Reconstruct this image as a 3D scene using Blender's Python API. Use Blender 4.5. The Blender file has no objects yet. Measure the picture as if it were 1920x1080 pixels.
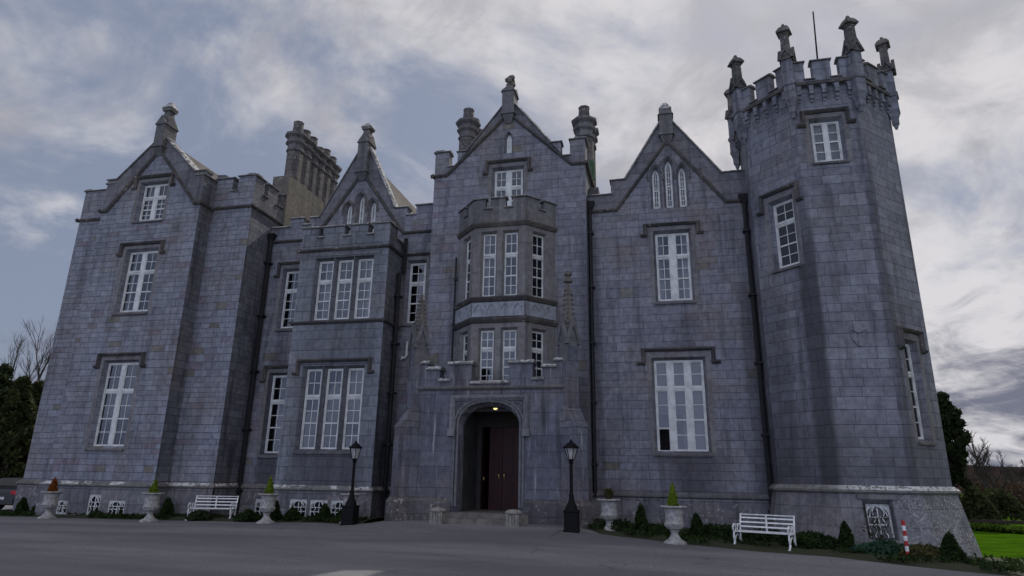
import bpy, math, random
from mathutils import Vector, Matrix, noise
from mathutils.geometry import tessellate_polygon
R = math.radians
rnd = random.Random(7)
sc = bpy.context.scene
COL = sc.collection

# ------------------------------------------------------------------ camera
FPX, PIT, ROL, YAW, CAMH = 1215.0, R(16.35), R(0.96), R(13.5), 1.6
fw = Vector((-math.sin(YAW)*math.cos(PIT), math.cos(YAW)*math.cos(PIT), math.sin(PIT)))
r0 = Vector((math.cos(YAW), math.sin(YAW), 0)); u0 = r0.cross(fw)
cr = r0*math.cos(ROL) + u0*math.sin(ROL); cu = -r0*math.sin(ROL) + u0*math.cos(ROL)
CAM = Vector((0, 0, CAMH))
cd = bpy.data.cameras.new('camera'); cam = bpy.data.objects.new('camera', cd); COL.objects.link(cam)
cd.sensor_width = 36; cd.lens = FPX/1920*36; cd.clip_end = 5000; cd.clip_start = .05
m = Matrix((cr, cu, -fw)).transposed().to_4x4(); m.translation = CAM
cam.matrix_world = m
sc.camera = cam

# ------------------------------------------------------------------ light
SUN_EL, SUN_AZ = R(43.8), R(13)          # azimuth measured from +Y (behind the castle) towards +X
sdir = Vector((math.sin(SUN_AZ)*math.cos(SUN_EL), math.cos(SUN_AZ)*math.cos(SUN_EL), math.sin(SUN_EL)))
sl = bpy.data.lights.new('sun', 'SUN'); sl.energy = 2.6; sl.angle = R(0.6); sl.color = (1, .95, .86)
so = bpy.data.objects.new('sun', sl); COL.objects.link(so)
so.rotation_euler = (-sdir).to_track_quat('-Z', 'Y').to_euler(); so.location = (20, 60, 60)

w = bpy.data.worlds.new('World'); sc.world = w; w.use_nodes = True
wn = w.node_tree; wn.nodes.clear()
def N(t, typ, **kw):
    n = t.nodes.new(typ)
    for k, v in kw.items():
        if k.startswith('i_'):
            n.inputs[k[2:].replace('_', ' ')].default_value = v
        elif k[0] == 'p' and k[1:].isdigit(): n.inputs[int(k[1:])].default_value = v
        else: setattr(n, k, v)
    return n
def L(t, a, b): t.links.new(a, b)
def math_(t, op, a, b=None, clamp=False):
    n = t.nodes.new('ShaderNodeMath'); n.operation = op; n.use_clamp = clamp
    for i, x in enumerate((a, b)):
        if x is None: continue
        if isinstance(x, (int, float)): n.inputs[i].default_value = x
        else: L(t, x, n.inputs[i])
    return n.outputs[0]
def vmath(t, op, a, b=None, out=0):
    n = t.nodes.new('ShaderNodeVectorMath'); n.operation = op
    for i, x in enumerate((a, b)):
        if x is None: continue
        if isinstance(x, (tuple, Vector)): n.inputs[i].default_value = x
        else: L(t, x, n.inputs[i])
    return n.outputs[out]
def mixc(t, fac, a, b, blend='MIX'):
    n = t.nodes.new('ShaderNodeMix'); n.data_type = 'RGBA'; n.blend_type = blend
    for i, x in ((0, fac), (6, a), (7, b)):
        if isinstance(x, (int, float)): n.inputs[i].default_value = x
        elif isinstance(x, tuple): n.inputs[i].default_value = (*x[:3], 1)
        else: L(t, x, n.inputs[i])
    return n.outputs[2]
def maprange(t, v, a, b, c=0., d=1., smooth=True):
    n = t.nodes.new('ShaderNodeMapRange'); n.interpolation_type = 'SMOOTHSTEP' if smooth else 'LINEAR'
    L(t, v, n.inputs[0])
    for i, x in enumerate((a, b, c, d)): n.inputs[i+1].default_value = x
    return n.outputs[0]
def noise_(t, vec, scale, detail=4, rough=.55, dist=0):
    n = t.nodes.new('ShaderNodeTexNoise'); n.inputs['Scale'].default_value = scale
    n.inputs['Detail'].default_value = detail; n.inputs['Roughness'].default_value = rough
    n.inputs['Distortion'].default_value = dist
    L(t, vec, n.inputs['Vector']); return n.outputs[0]

t = wn
tc = N(t, 'ShaderNodeTexCoord')
sky = N(t, 'ShaderNodeTexSky', sky_type='NISHITA', sun_disc=False, sun_elevation=SUN_EL, sun_rotation=SUN_AZ,
        air_density=1.0, dust_density=1.5, ozone_density=1.5)
bg1 = N(t, 'ShaderNodeBackground', i_Strength=.07); L(t, sky.outputs[0], bg1.inputs[0])
D = tc.outputs['Generated']
sep = N(t, 'ShaderNodeSeparateXYZ'); L(t, D, sep.inputs[0])
zc = math_(t, 'MAXIMUM', math_(t, 'ADD', sep.outputs[2], .42), .12)
cmb = N(t, 'ShaderNodeCombineXYZ'); L(t, math_(t, 'DIVIDE', sep.outputs[0], zc), cmb.inputs[0]); L(t, math_(t, 'DIVIDE', sep.outputs[1], zc), cmb.inputs[1])
cv = vmath(t, 'ADD', cmb.outputs[0], (5.6, 0.3, 1.4))
n1 = noise_(t, cv, 2.6, 9, .58, .45)
n2 = noise_(t, vmath(t, 'ADD', cv, (7.3, 2.2, 0)), 6.5, 8, .62, .7)
n3 = noise_(t, vmath(t, 'ADD', cv, (1.3, 9.2, 0)), 2.6, 6, .58, .8)
sund = vmath(t, 'DOT_PRODUCT', D, tuple(sdir), 1)
rgt = vmath(t, 'DOT_PRODUCT', D, (math.cos(R(-14)), math.sin(R(-14)), 0.), 1)      # more cloud to the right
dens = math_(t, 'ADD', math_(t, 'ADD', n1, math_(t, 'MULTIPLY', rgt, .17)), math_(t, 'MULTIPLY', math_(t, 'SUBTRACT', n2, .5), .22))
cl = maprange(t, dens, .31, .53)
rel = math_(t, 'ADD', math_(t, 'MULTIPLY', n2, .45), math_(t, 'MULTIPLY', n3, .62))
thick = maprange(t, rel, .44, .64)
low = maprange(t, sep.outputs[2], .46, .16)
thick = math_(t, 'MULTIPLY', thick, math_(t, 'ADD', .55, math_(t, 'MULTIPLY', low, .45)))
ccol = mixc(t, thick, (.70, .685, .71), (.175, .185, .245))
glow = maprange(t, sund, .88, 1.0)
ccol = mixc(t, math_(t, 'MULTIPLY', glow, .25), ccol, (.66, .64, .64))
rear_fill = maprange(t, sund, .1, -.7)                    # unseen sky behind the viewer, brightness added to fill the shaded facade
ccol = mixc(t, rear_fill, ccol, (1.16, 1.31, 1.80))
bg2 = N(t, 'ShaderNodeBackground', i_Strength=1.0); L(t, ccol, bg2.inputs[0])
haze_c = N(t, 'ShaderNodeBackground', i_Strength=1.0); L(t, mixc(t, rear_fill, (.255, .295, .40), (.74, .87, 1.32)), haze_c.inputs[0])
mx0 = N(t, 'ShaderNodeMixShader', p0=.8); L(t, bg1.outputs[0], mx0.inputs[1]); L(t, haze_c.outputs[0], mx0.inputs[2])
mx = N(t, 'ShaderNodeMixShader'); L(t, cl, mx.inputs[0]); L(t, mx0.outputs[0], mx.inputs[1]); L(t, bg2.outputs[0], mx.inputs[2])
wo = N(t, 'ShaderNodeOutputWorld'); L(t, mx.outputs[0], wo.inputs[0])
sc.view_settings.view_transform = 'Standard'; sc.view_settings.look = 'None'
sc.view_settings.exposure = 0.0; sc.view_settings.gamma = 1
sc.cycles.max_bounces = 6; sc.cycles.transparent_max_bounces = 12
try: sc.cycles.use_denoising = True
except Exception: pass

# ------------------------------------------------------------------ materials
MAT = {}
def newmat(name):
    m = bpy.data.materials.new(name); m.use_nodes = True; MAT[name] = m
    t = m.node_tree; b = t.nodes['Principled BSDF']
    b.inputs['Specular IOR Level'].default_value = .25
    return m, t, b
def wallvec(t):
    ge = t.nodes.new('ShaderNodeNewGeometry')
    tan = vmath(t, 'NORMALIZE', vmath(t, 'CROSS_PRODUCT', (0, 0, 1), ge.outputs['True Normal']))
    u = vmath(t, 'DOT_PRODUCT', ge.outputs['Position'], tan, 1)
    s = t.nodes.new('ShaderNodeSeparateXYZ'); L(t, ge.outputs['Position'], s.inputs[0])
    return ge, u, s
def stone(name, c1, c2, bw=.95, bh=.36, streak=.5, brown=.25, speck=0., bands=None, mort=.010, dark_low=None, pale=.0, speck_cov=(.56, .62, .42, .6), speck_x=None, speck_s=8, speck_up=False, odd=0.):
    m, t, b = newmat(name)
    ge, u, s = wallvec(t); P = ge.outputs['Position']
    wob = noise_(t, P, 2.2, 2)
    uu = math_(t, 'ADD', u, math_(t, 'MULTIPLY', wob, .03))
    # courses of uneven height: bend v by a slow 1-D wave
    zz = math_(t, 'ADD', s.outputs[2], math_(t, 'MULTIPLY', math_(t, 'SINE', math_(t, 'MULTIPLY', s.outputs[2], 2.63)), .10))
    zz = math_(t, 'ADD', zz, math_(t, 'MULTIPLY', wob, .016))
    cb = t.nodes.new('ShaderNodeCombineXYZ'); L(t, uu, cb.inputs[0]); L(t, zz, cb.inputs[1])
    br = N(t, 'ShaderNodeTexBrick', offset=.43, squash=.72, squash_frequency=3, offset_frequency=2)
    L(t, cb.outputs[0], br.inputs['Vector'])
    for k, v in (('Color1', (0, 0, 0, 1)), ('Color2', (1, 1, 1, 1)), ('Mortar', (.3, .3, .3, 1))): br.inputs[k].default_value = v
    br.inputs['Scale'].default_value = 1; br.inputs['Mortar Size'].default_value = mort; br.inputs['Mortar Smooth'].default_value = .25
    br.inputs['Brick Width'].default_value = bw; br.inputs['Row Height'].default_value = bh
    f0 = noise_(t, P, .55, 5, .6)
    f1 = noise_(t, P, 5.5, 5, .65)
    sv = t.nodes.new('ShaderNodeCombineXYZ'); L(t, math_(t, 'MULTIPLY', u, 2.6), sv.inputs[0]); L(t, math_(t, 'MULTIPLY', s.outputs[2], .22), sv.inputs[1])
    st = noise_(t, sv.outputs[0], 1.0, 5, .62, .3)
    sv2 = t.nodes.new('ShaderNodeCombineXYZ'); L(t, math_(t, 'MULTIPLY', u, 7), sv2.inputs[0]); L(t, math_(t, 'MULTIPLY', s.outputs[2], .5), sv2.inputs[1]); sv2.inputs[2].default_value = 4.
    st2 = noise_(t, sv2.outputs[0], 1.0, 4, .6)
    col = mixc(t, maprange(t, br.outputs['Color'], .0, 1., 0, 1, False), c1, c2)
    if odd: col = mixc(t, maprange(t, br.outputs['Color'], 1-odd-.01, 1-odd), col, (.17, .16, .142)); col = mixc(t, maprange(t, br.outputs['Color'], odd*2.2-.01, odd*2.2, 1, 0), col, (.185, .165, .20))
    col = mixc(t, maprange(t, f0, .42, .68, 0, brown), col, (.175, .145, .125))
    grey = maprange(t, f1, .25, .75, .74, 1.22)
    cg = t.nodes.new('ShaderNodeCombineColor')
    for i in range(3): L(t, grey, cg.inputs[i])
    col = mixc(t, 1., col, cg.outputs[0], 'MULTIPLY')
    col = mixc(t, maprange(t, st, .47, .70, 0, streak), col, (.045, .045, .055))
    if pale: col = mixc(t, maprange(t, st2, .56, .74, 0, pale), col, (.34, .345, .37))
    col = mixc(t, math_(t, 'MULTIPLY', br.outputs['Fac'], .68), col, (.045, .045, .05))
    if bands:                      # soot runs down the arrises
        for (bu, bwid, amt, ztop, zfull) in bands:
            d = math_(t, 'ABSOLUTE', math_(t, 'SUBTRACT', math_(t, 'ADD', s.outputs[0], math_(t, 'MULTIPLY', math_(t, 'SUBTRACT', f0, .5), .35)), bu))
            k = math_(t, 'MULTIPLY', maprange(t, d, bwid*.45, bwid, amt, 0), maprange(t, s.outputs[2], ztop, zfull))
            col = mixc(t, k, col, (.04, .038, .045))
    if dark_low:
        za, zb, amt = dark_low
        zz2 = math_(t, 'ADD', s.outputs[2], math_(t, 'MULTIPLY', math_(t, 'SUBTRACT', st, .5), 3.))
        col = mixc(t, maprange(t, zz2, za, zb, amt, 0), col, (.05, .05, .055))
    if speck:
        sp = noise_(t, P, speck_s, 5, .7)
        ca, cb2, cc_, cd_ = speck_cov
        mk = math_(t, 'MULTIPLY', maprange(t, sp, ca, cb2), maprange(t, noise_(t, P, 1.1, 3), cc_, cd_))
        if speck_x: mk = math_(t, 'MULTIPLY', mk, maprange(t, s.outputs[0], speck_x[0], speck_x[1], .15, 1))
        if speck_up:                 # lichen on the weathered upper faces; on copings also painted sunlit edges
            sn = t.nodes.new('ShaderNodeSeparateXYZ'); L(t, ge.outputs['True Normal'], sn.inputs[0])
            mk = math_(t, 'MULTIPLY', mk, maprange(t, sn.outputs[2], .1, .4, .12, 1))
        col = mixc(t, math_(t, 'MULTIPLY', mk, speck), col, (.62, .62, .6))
    L(t, col, b.inputs['Base Color']); b.inputs['Roughness'].default_value = .85
    bp = N(t, 'ShaderNodeBump', i_Strength=.8, i_Distance=.035)
    hgt = math_(t, 'SUBTRACT', math_(t, 'MULTIPLY', f1, .5), br.outputs['Fac'])
    L(t, hgt, bp.inputs['Height']); L(t, bp.outputs[0], b.inputs['Normal'])
    return m
stone('ashlar', (.178, .187, .228), (.248, .26, .306), bw=.62, bh=.25, odd=.02, streak=.42, brown=.4, mort=.009)
stone('ashlar_return', (.11, .115, .14), (.18, .185, .215), bw=.62, bh=.25, streak=.8, brown=.5, mort=.008)  # low light on the returns put into the colour, with heavier stains
stone('ashlar_main', (.166, .169, .205), (.231, .235, .275), bw=.72, bh=.31, odd=.014, streak=.52, brown=.5, pale=.15, mort=.007, bands=[(.75, 1.5, .5, 2.95, 2.2), (.75, .7, .35, 7.9, 7.3), (-2.75, .5, .45, 12.6, 10), (3.2, .55, .5, 11, 7), (-16.1, .6, .5, 7.2, 6.4), (-16.2, .6, .45, 2.9, 2.2), (-9.6, .5, .5, 11, 8)])
stone('ashlar_porch', (.095, .10, .13), (.145, .15, .185), bw=1.3, bh=.62, streak=.95, brown=.4, pale=.8, mort=.006)
stone('ashlar_plinth', (.13, .13, .15), (.20, .20, .22), bw=1.1, bh=.5, streak=.7, brown=.45, speck=.35, mort=.006)
stone('ashlar_bay', (.18, .195, .23), (.24, .255, .29), bw=1.1, bh=.45, streak=.5, brown=.3, pale=.35, bands=[(-12.6, 1.9, .45, 2.9, 2.2), (-12.7, 2.4, .4, 12.5, 10.9)])
stone('trim', (.112, .11, .118), (.175, .172, .18), bw=1.4, bh=3.1, streak=.45, brown=.35, mort=.004)
stone('coping', (.125, .123, .128), (.185, .183, .187), bw=1.1, bh=4., streak=.25, brown=.3, speck=.85, mort=.006, speck_cov=(.46, .54, .36, .5), speck_up=True)  # white specks are lichen, thickened to paint in the sunlit top edges
stone('gable_stone', (.12, .12, .135), (.175, .175, .195), bw=1.0, bh=.5, streak=.5, brown=.3, mort=.006)
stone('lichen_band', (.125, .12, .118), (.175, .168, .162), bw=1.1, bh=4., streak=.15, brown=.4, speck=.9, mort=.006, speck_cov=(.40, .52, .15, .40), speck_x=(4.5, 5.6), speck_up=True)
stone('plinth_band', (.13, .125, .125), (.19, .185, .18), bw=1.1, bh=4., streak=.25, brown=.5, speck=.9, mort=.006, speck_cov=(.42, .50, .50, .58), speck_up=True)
stone('spire_stone', (.12, .11, .10), (.17, .16, .145), bw=1, bh=4., streak=.3, brown=.6, speck=.5, mort=.004, speck_cov=(.58, .63, .45, .6))
stone('arch_stone', (.15, .155, .17), (.20, .205, .22), bw=1, bh=4., streak=.4, brown=.2, mort=.003)
stone('porch_plinth', (.07, .068, .075), (.12, .115, .12), bw=1.1, bh=.5, streak=.6, brown=.5, speck=.5, mort=.006)
stone('hood_stone', (.058, .055, .058), (.095, .09, .092), bw=1.4, bh=3.1, streak=.4, brown=.5, speck=.5, mort=.004, speck_cov=(.58, .63, .5, .62))
stone('mullion', (.158, .153, .16), (.20, .195, .203), bw=5, bh=1.3, streak=.4, brown=.3, mort=.003)
stone('panel', (.26, .28, .32), (.30, .32, .36), bw=3, bh=3, streak=.3, brown=.15, mort=.002)
stone('chimney_stone', (.08, .076, .08), (.14, .132, .132), bw=.6, bh=.3, streak=.55, brown=.5, speck=.3)
stone('yellow_stone', (.115, .11, .095), (.165, .158, .135), bw=3, bh=3, streak=.4, brown=.5, speck=.3, mort=.002)  # yellow tint paints sunlight onto the long stack's base block

def plain(name, c, rough=.6, nz=.25, sc_=6., metal=0., spec=.3, c2=None, bump=0.):
    m, t, b = newmat(name)
    tcn = t.nodes.new('ShaderNodeTexCoord')
    n = noise_(t, tcn.outputs['Object'], sc_, 5, .6)
    cc = c2 or tuple(max(0, x*(1-nz)) for x in c)
    col = mixc(t, maprange(t, n, .35, .68), c, cc)
    L(t, col, b.inputs['Base Color']); b.inputs['Roughness'].default_value = rough
    b.inputs['Metallic'].default_value = metal; b.inputs['Specular IOR Level'].default_value = spec
    if bump:
        bp = N(t, 'ShaderNodeBump', i_Strength=bump, i_Distance=.02); L(t, n, bp.inputs['Height']); L(t, bp.outputs[0], b.inputs['Normal'])
    return m
plain('white_paint', (.64, .65, .64), .5, .28, 3.)
plain('white_iron', (.78, .79, .79), .5, .25, 12.)
plain('black_iron', (.005, .005, .006), .6, .2, 8., spec=.15)
plain('black_pipe', (.016, .015, .018), .55, .4, 3.)
plain('urn_stone', (.40, .39, .38), .8, .45, 9., bump=.3)
plain('red_door', (.042, .009, .010), .55, .35, 3.)
plain('brass', (.6, .45, .2), .3, .2, 8., metal=.8)
plain('slate', (.16, .14, .13), .7, .4, 2.5, bump=.2)
plain('lead', (.12, .12, .13), .7, .3, 2.)
plain('room_dark', (.06, .055, .055), .9, .3, 2.)
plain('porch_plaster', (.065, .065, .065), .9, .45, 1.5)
plain('curtain', (.50, .50, .48), .9, .15, 4.)
plain('blind', (.30, .25, .23), .9, .1, 3.)
plain('bark', (.06, .05, .042), .9, .4, 8.)
plain('bark_pale', (.10, .088, .075), .9, .4, 8.)
plain('soil', (.035, .032, .020), .95, .5, 9., bump=.5, c2=(.03, .045, .015))
plain('step_stone', (.20, .18, .16), .85, .45, 4., bump=.2)
plain('red_paint', (.45, .03, .03), .5, .3, 9.)
plain('car_glass', (.008, .009, .011), .08, .1, 2., spec=.5)
plain('block_stone', (.27, .255, .23), .85, .4, 6., bump=.3)
plain('car_paint', (.012, .013, .016), .2, .1, 2., spec=.6)
plain('tyre', (.012, .012, .012), .8, .2, 9.)
plain('tail_red', (.5, .015, .03), .3, .2, 9.)
plain('chrome', (.5, .5, .52), .25, .1, 9., metal=.9)
plain('moss_green', (.035, .10, .05), .9, .5, 5., c2=(.12, .14, .12))
plain('timber', (.045, .035, .028), .85, .4, 5.)
def leafmat(name, c, c2, tr=.25, sc_=3.):
    m, t, b = newmat(name)
    ge = t.nodes.new('ShaderNodeNewGeometry')
    n = noise_(t, ge.outputs['Position'], sc_, 3, .6)
    rr = ge.outputs['Random Per Island']
    col = mixc(t, math_(t, 'ADD', math_(t, 'MULTIPLY', rr, .6), math_(t, 'MULTIPLY', n, .4)), c, c2)
    b.inputs['Roughness'].default_value = .8; b.inputs['Specular IOR Level'].default_value = .12; L(t, col, b.inputs['Base Color'])
    tb = t.nodes.new('ShaderNodeBsdfTranslucent'); L(t, col, tb.inputs[0])
    mxs = N(t, 'ShaderNodeMixShader', p0=tr); L(t, b.outputs[0], mxs.inputs[1]); L(t, tb.outputs[0], mxs.inputs[2])
    L(t, mxs.outputs[0], t.nodes['Material Output'].inputs[0])
leafmat('leaf_dark', (.014, .022, .010), (.04, .055, .022))
leafmat('leaf_yew', (.022, .030, .012), (.065, .075, .028))
leafmat('leaf_shrub', (.012, .024, .008), (.035, .06, .016))
leafmat('leaf_lime', (.10, .16, .015), (.22, .30, .03), .35, 12)
leafmat('leaf_rust', (.16, .045, .012), (.30, .10, .02), .3, 12)
leafmat('leaf_olive', (.05, .05, .02), (.12, .11, .045), .25)
leafmat('leaf_brown', (.05, .032, .022), (.10, .068, .045), .2)
leafmat('leaf_juniper', (.02, .05, .03), (.05, .10, .06), .2, 9)
leafmat('leaf_hedge', (.02, .05, .008), (.12, .20, .02), .3)
leafmat('grass_blade', (.05, .12, .01), (.12, .25, .02), .4)
# glass: clear pane that mirrors the sky ahead of it
m, t, b = newmat('glass')
fr = N(t, 'ShaderNodeFresnel', i_IOR=1.7)
gl = N(t, 'ShaderNodeBsdfGlossy', i_Roughness=.03); gl.inputs[0].default_value = (.9, .93, 1, 1)
tp = t.nodes.new('ShaderNodeBsdfTransparent'); tp.inputs[0].default_value = (.55, .57, .62, 1)
tcn = t.nodes.new('ShaderNodeTexCoord')
bp = N(t, 'ShaderNodeBump', i_Strength=.08, i_Distance=.05); L(t, noise_(t, tcn.outputs['Object'], 1.6, 2), bp.inputs['Height'])
L(t, bp.outputs[0], gl.inputs['Normal']); L(t, bp.outputs[0], fr.inputs['Normal'])
ms = t.nodes.new('ShaderNodeMixShader'); L(t, math_(t, 'ADD', fr.outputs[0], .0), ms.inputs[0]); L(t, tp.outputs[0], ms.inputs[1]); L(t, gl.outputs[0], ms.inputs[2])
L(t, ms.outputs[0], t.nodes['Material Output'].inputs[0])
m, t, b = newmat('lantern_glass')
b.inputs['Base Color'].default_value = (.5, .5, .48, 1); tp = t.nodes.new('ShaderNodeBsdfTransparent'); ms = N(t, 'ShaderNodeMixShader', p0=.45); L(t, tp.outputs[0], ms.inputs[1]); L(t, b.outputs[0], ms.inputs[2]); L(t, ms.outputs[0], t.nodes['Material Output'].inputs[0])
m, t, b = newmat('lamp_glow'); b.inputs['Emission Color'].default_value = (1, .82, .35, 1); b.inputs['Emission Strength'].default_value = 1.3; b.inputs['Base Color'].default_value = (.8, .7, .4, 1)
# asphalt
m, t, b = newmat('asphalt')
ge = t.nodes.new('ShaderNodeNewGeometry'); P = ge.outputs['Position']
sp = vmath(t, 'MULTIPLY', P, (.25, 1., 1.))
col = mixc(t, maprange(t, noise_(t, sp, .45, 5, .6), .35, .68), (.145, .146, .158), (.255, .252, .26))
col = mixc(t, maprange(t, noise_(t, P, 28, 4, .75), .40, .66, 0, .75), col, (.07, .07, .075))
col = mixc(t, maprange(t, noise_(t, P, 55, 2, .6), .60, .70, 0, .5), col, (.36, .36, .36))
col = mixc(t, maprange(t, noise_(t, vmath(t, 'MULTIPLY', P, (.6, 2.2, 1.)), 1.1, 7, .72, .8), .54, .70, 0, .5), col, (.09, .09, .095))
vor = N(t, 'ShaderNodeTexVoronoi', feature='DISTANCE_TO_EDGE', i_Scale=.33); L(t, vmath(t, 'ADD', P, vmath(t, 'MULTIPLY', noise_(t, P, 1.6, 4, .6), (.5, .5, .5))), vor.inputs['Vector'])
crk = math_(t, 'MULTIPLY', maprange(t, vor.outputs['Distance'], .012, .003), maprange(t, noise_(t, P, .5, 3), .50, .6))
col = mixc(t, math_(t, 'MULTIPLY', crk, .4), col, (.035, .035, .035))
L(t, col, b.inputs['Base Color']); b.inputs['Roughness'].default_value = .8
bp = N(t, 'ShaderNodeBump', i_Strength=.5, i_Distance=.01); L(t, noise_(t, P, 60, 3, .7), bp.inputs['Height']); L(t, bp.outputs[0], b.inputs['Normal'])
# lawn
m, t, b = newmat('lawn')
ge = t.nodes.new('ShaderNodeNewGeometry'); P = ge.outputs['Position']
col = mixc(t, maprange(t, noise_(t, P, 1.2, 5, .7), .3, .7), (.026, .068, .004), (.055, .12, .006))
b.inputs['Specular IOR Level'].default_value = 0.
L(t, col, b.inputs['Base Color']); b.inputs['Roughness'].default_value = .9
m, t, b = newmat('hill')
ge = t.nodes.new('ShaderNodeNewGeometry'); P = ge.outputs['Position']
col = mixc(t, maprange(t, noise_(t, P, .06, 6, .65), .35, .65), (.030, .019, .020), (.022, .020, .016))
b.inputs['Specular IOR Level'].default_value = 0.
L(t, col, b.inputs['Base Color']); b.inputs['Roughness'].default_value = .95

# ------------------------------------------------------------------ mesh helpers
class MB:
    def __init__(s): s.v = []; s.f = []
    def add(s, vs, fs):
        o = len(s.v); s.v += [tuple(x) for x in vs]; s.f += [tuple(i+o for i in f) for f in fs]
    def box(s, x0, x1, y0, y1, z0, z1):
        s.hexa([(x0, y0, z0), (x1, y0, z0), (x1, y1, z0), (x0, y1, z0), (x0, y0, z1), (x1, y0, z1), (x1, y1, z1), (x0, y1, z1)])
    def hexa(s, p): s.add(p, [(0, 3, 2, 1), (4, 5, 6, 7), (0, 1, 5, 4), (1, 2, 6, 5), (2, 3, 7, 6), (3, 0, 4, 7)])
    def fbox(s, F, u0, u1, v0, v1, d0, d1):   # box in a wall frame, d positive = inward
        s.hexa([F.P(u0, v0, d0), F.P(u1, v0, d0), F.P(u1, v0, d1), F.P(u0, v0, d1), F.P(u0, v1, d0), F.P(u1, v1, d0), F.P(u1, v1, d1), F.P(u0, v1, d1)])
    def prism(s, F, poly, d0, d1):
        n = len(poly); a = [F.P(u, v, d0) for u, v in poly]; b_ = [F.P(u, v, d1) for u, v in poly]
        tr = tessellate_polygon([[Vector((u, v, 0)) for u, v in poly]])
        s.add(a+b_, [tuple(x) for x in tr] + [tuple(i+n for i in reversed(x)) for x in tr] + [(i, (i+1) % n, (i+1) % n+n, i+n) for i in range(n)])
    def ngon(s, c, ax, rad, n, rot=0.):
        pass
    def lathe(s, prof, n=16, c=(0, 0, 0), rot=0., sq=False, lobes=0, lobe=0.):
        vs = []; fs = []
        for r, z in prof:
            for k in range(n):
                a = rot + 2*math.pi*k/n
                rr = r*(1+lobe*math.cos(lobes*a)) if lobes else r
                vs.append((c[0]+rr*math.cos(a), c[1]+rr*math.sin(a), c[2]+z))
        m = len(prof)
        for i in range(m-1):
            for k in range(n): fs.append((i*n+k, i*n+(k+1) % n, (i+1)*n+(k+1) % n, (i+1)*n+k))
        fs.append(tuple(reversed(range(n)))); fs.append(tuple((m-1)*n+k for k in range(n)))
        s.add(vs, fs)
    def tube(s, pts, r, n=6, r2=None):
        pts = [Vector(p) for p in pts]; m = len(pts); vs = []
        up = Vector((0.31, .17, .93))
        for i, p in enumerate(pts):
            d = (pts[min(i+1, m-1)]-pts[max(i-1, 0)]).normalized()
            a = d.cross(up)
            if a.length < .05: a = d.cross(Vector((1, 0, 0)))
            a.normalize(); b_ = d.cross(a)
            rr = r + (r2-r)*i/(m-1) if r2 is not None else r
            for k in range(n):
                q = 2*math.pi*k/n; vs.append(p+a*rr*math.cos(q)+b_*rr*math.sin(q))
        fs = [(i*n+k, i*n+(k+1) % n, (i+1)*n+(k+1) % n, (i+1)*n+k) for i in range(m-1) for k in range(n)]
        fs += [tuple(reversed(range(n))), tuple((m-1)*n+k for k in range(n))]
        s.add(vs, fs)
    def sweep(s, F, path, prof):               # moulding along a path in a wall plane; prof = (out, perp)
        pts = [Vector((u, v)) for u, v in path]; m = len(pts); vs = []; k = len(prof)
        for i, p in enumerate(pts):
            d0 = (pts[i]-pts[i-1]).normalized() if i else (pts[1]-pts[0]).normalized()
            d1 = (pts[i+1]-pts[i]).normalized() if i < m-1 else d0
            n0 = Vector((-d0.y, d0.x)); n1 = Vector((-d1.y, d1.x)); nb = (n0+n1).normalized(); c = max(.4, nb.dot(n0))
            for o, q in prof:
                w_ = p+nb*(q/c); vs.append(F.P(w_.x, w_.y, -o))
        fs = [(i*k+j, i*k+(j+1) % k, (i+1)*k+(j+1) % k, (i+1)*k+j) for i in range(m-1) for j in range(k)]
        fs += [tuple(reversed(range(k))), tuple((m-1)*k+j for j in range(k))]
        s.add(vs, fs)
    def plan(s, path, z, prof):                # moulding round corners in plan; outside is to the right of travel
        pts = [Vector(p) for p in path]; m = len(pts); vs = []; k = len(prof)
        for i, p in enumerate(pts):
            d0 = (pts[i]-pts[i-1]).normalized() if i else (pts[1]-pts[0]).normalized()
            d1 = (pts[i+1]-pts[i]).normalized() if i < m-1 else d0
            n0 = Vector((d0.y, -d0.x)); n1 = Vector((d1.y, -d1.x)); nb = (n0+n1).normalized(); c = max(.4, nb.dot(n0))
            for o, q in prof: w_ = p+nb*(o/c); vs.append((w_.x, w_.y, z+q))
        fs = [(i*k+j, i*k+(j+1) % k, (i+1)*k+(j+1) % k, (i+1)*k+j) for i in range(m-1) for j in range(k)]
        fs += [tuple(reversed(range(k))), tuple((m-1)*k+j for j in range(k))]
        s.add(vs, fs)
    def build(s, name, mat, parent=None, label=None, smooth=False, mats=None, mi=None):
        me = bpy.data.meshes.new(name); me.from_pydata(s.v, [], s.f); me.update()
        for q in (mats or [mat]): me.materials.append(MAT[q])
        if mi: me.polygons.foreach_set('material_index', mi)
        if smooth: me.polygons.foreach_set('use_smooth', [True]*len(me.polygons))
        o = bpy.data.objects.new(name, me); COL.objects.link(o)
        if parent:
            o.parent = parent; top = parent
            while top.parent: top = top.parent
            o.matrix_parent_inverse = wm(parent).inverted() if top.name == 'castle' else Matrix.Identity(4)
        if label: o['label'] = label
        return o
def wm(o):
    a = Matrix.Translation(o.location) @ Matrix.Rotation(o.rotation_euler.z, 4, 'Z')
    if o.parent: a = wm(o.parent) @ o.matrix_parent_inverse @ a
    return a
class Fr:
    def __init__(s, O, U, V=(0, 0, 1)):
        s.O = Vector(O); s.U = Vector(U).normalized(); s.V = Vector(V).normalized(); s.N = s.U.cross(s.V)
    def P(s, u, v, d=0.): return s.O + s.U*u + s.V*v - s.N*d
    def off(s, d): return Fr(s.O+s.N*d, s.U, s.V)
    def px(s, x, y):
        d = cr*((x-960)/FPX) - cu*((y-540)/FPX) + fw
        k = (s.O-CAM).dot(s.N)/d.dot(s.N); q = CAM+d*k-s.O
        return q.dot(s.U), q.dot(s.V)
def front(Y): return Fr((0, Y, 0), (1, 0, 0))
def right(X): return Fr((X, 0, 0), (0, 1, 0))
def left(X): return Fr((X, 0, 0), (0, -1, 0))
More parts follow.
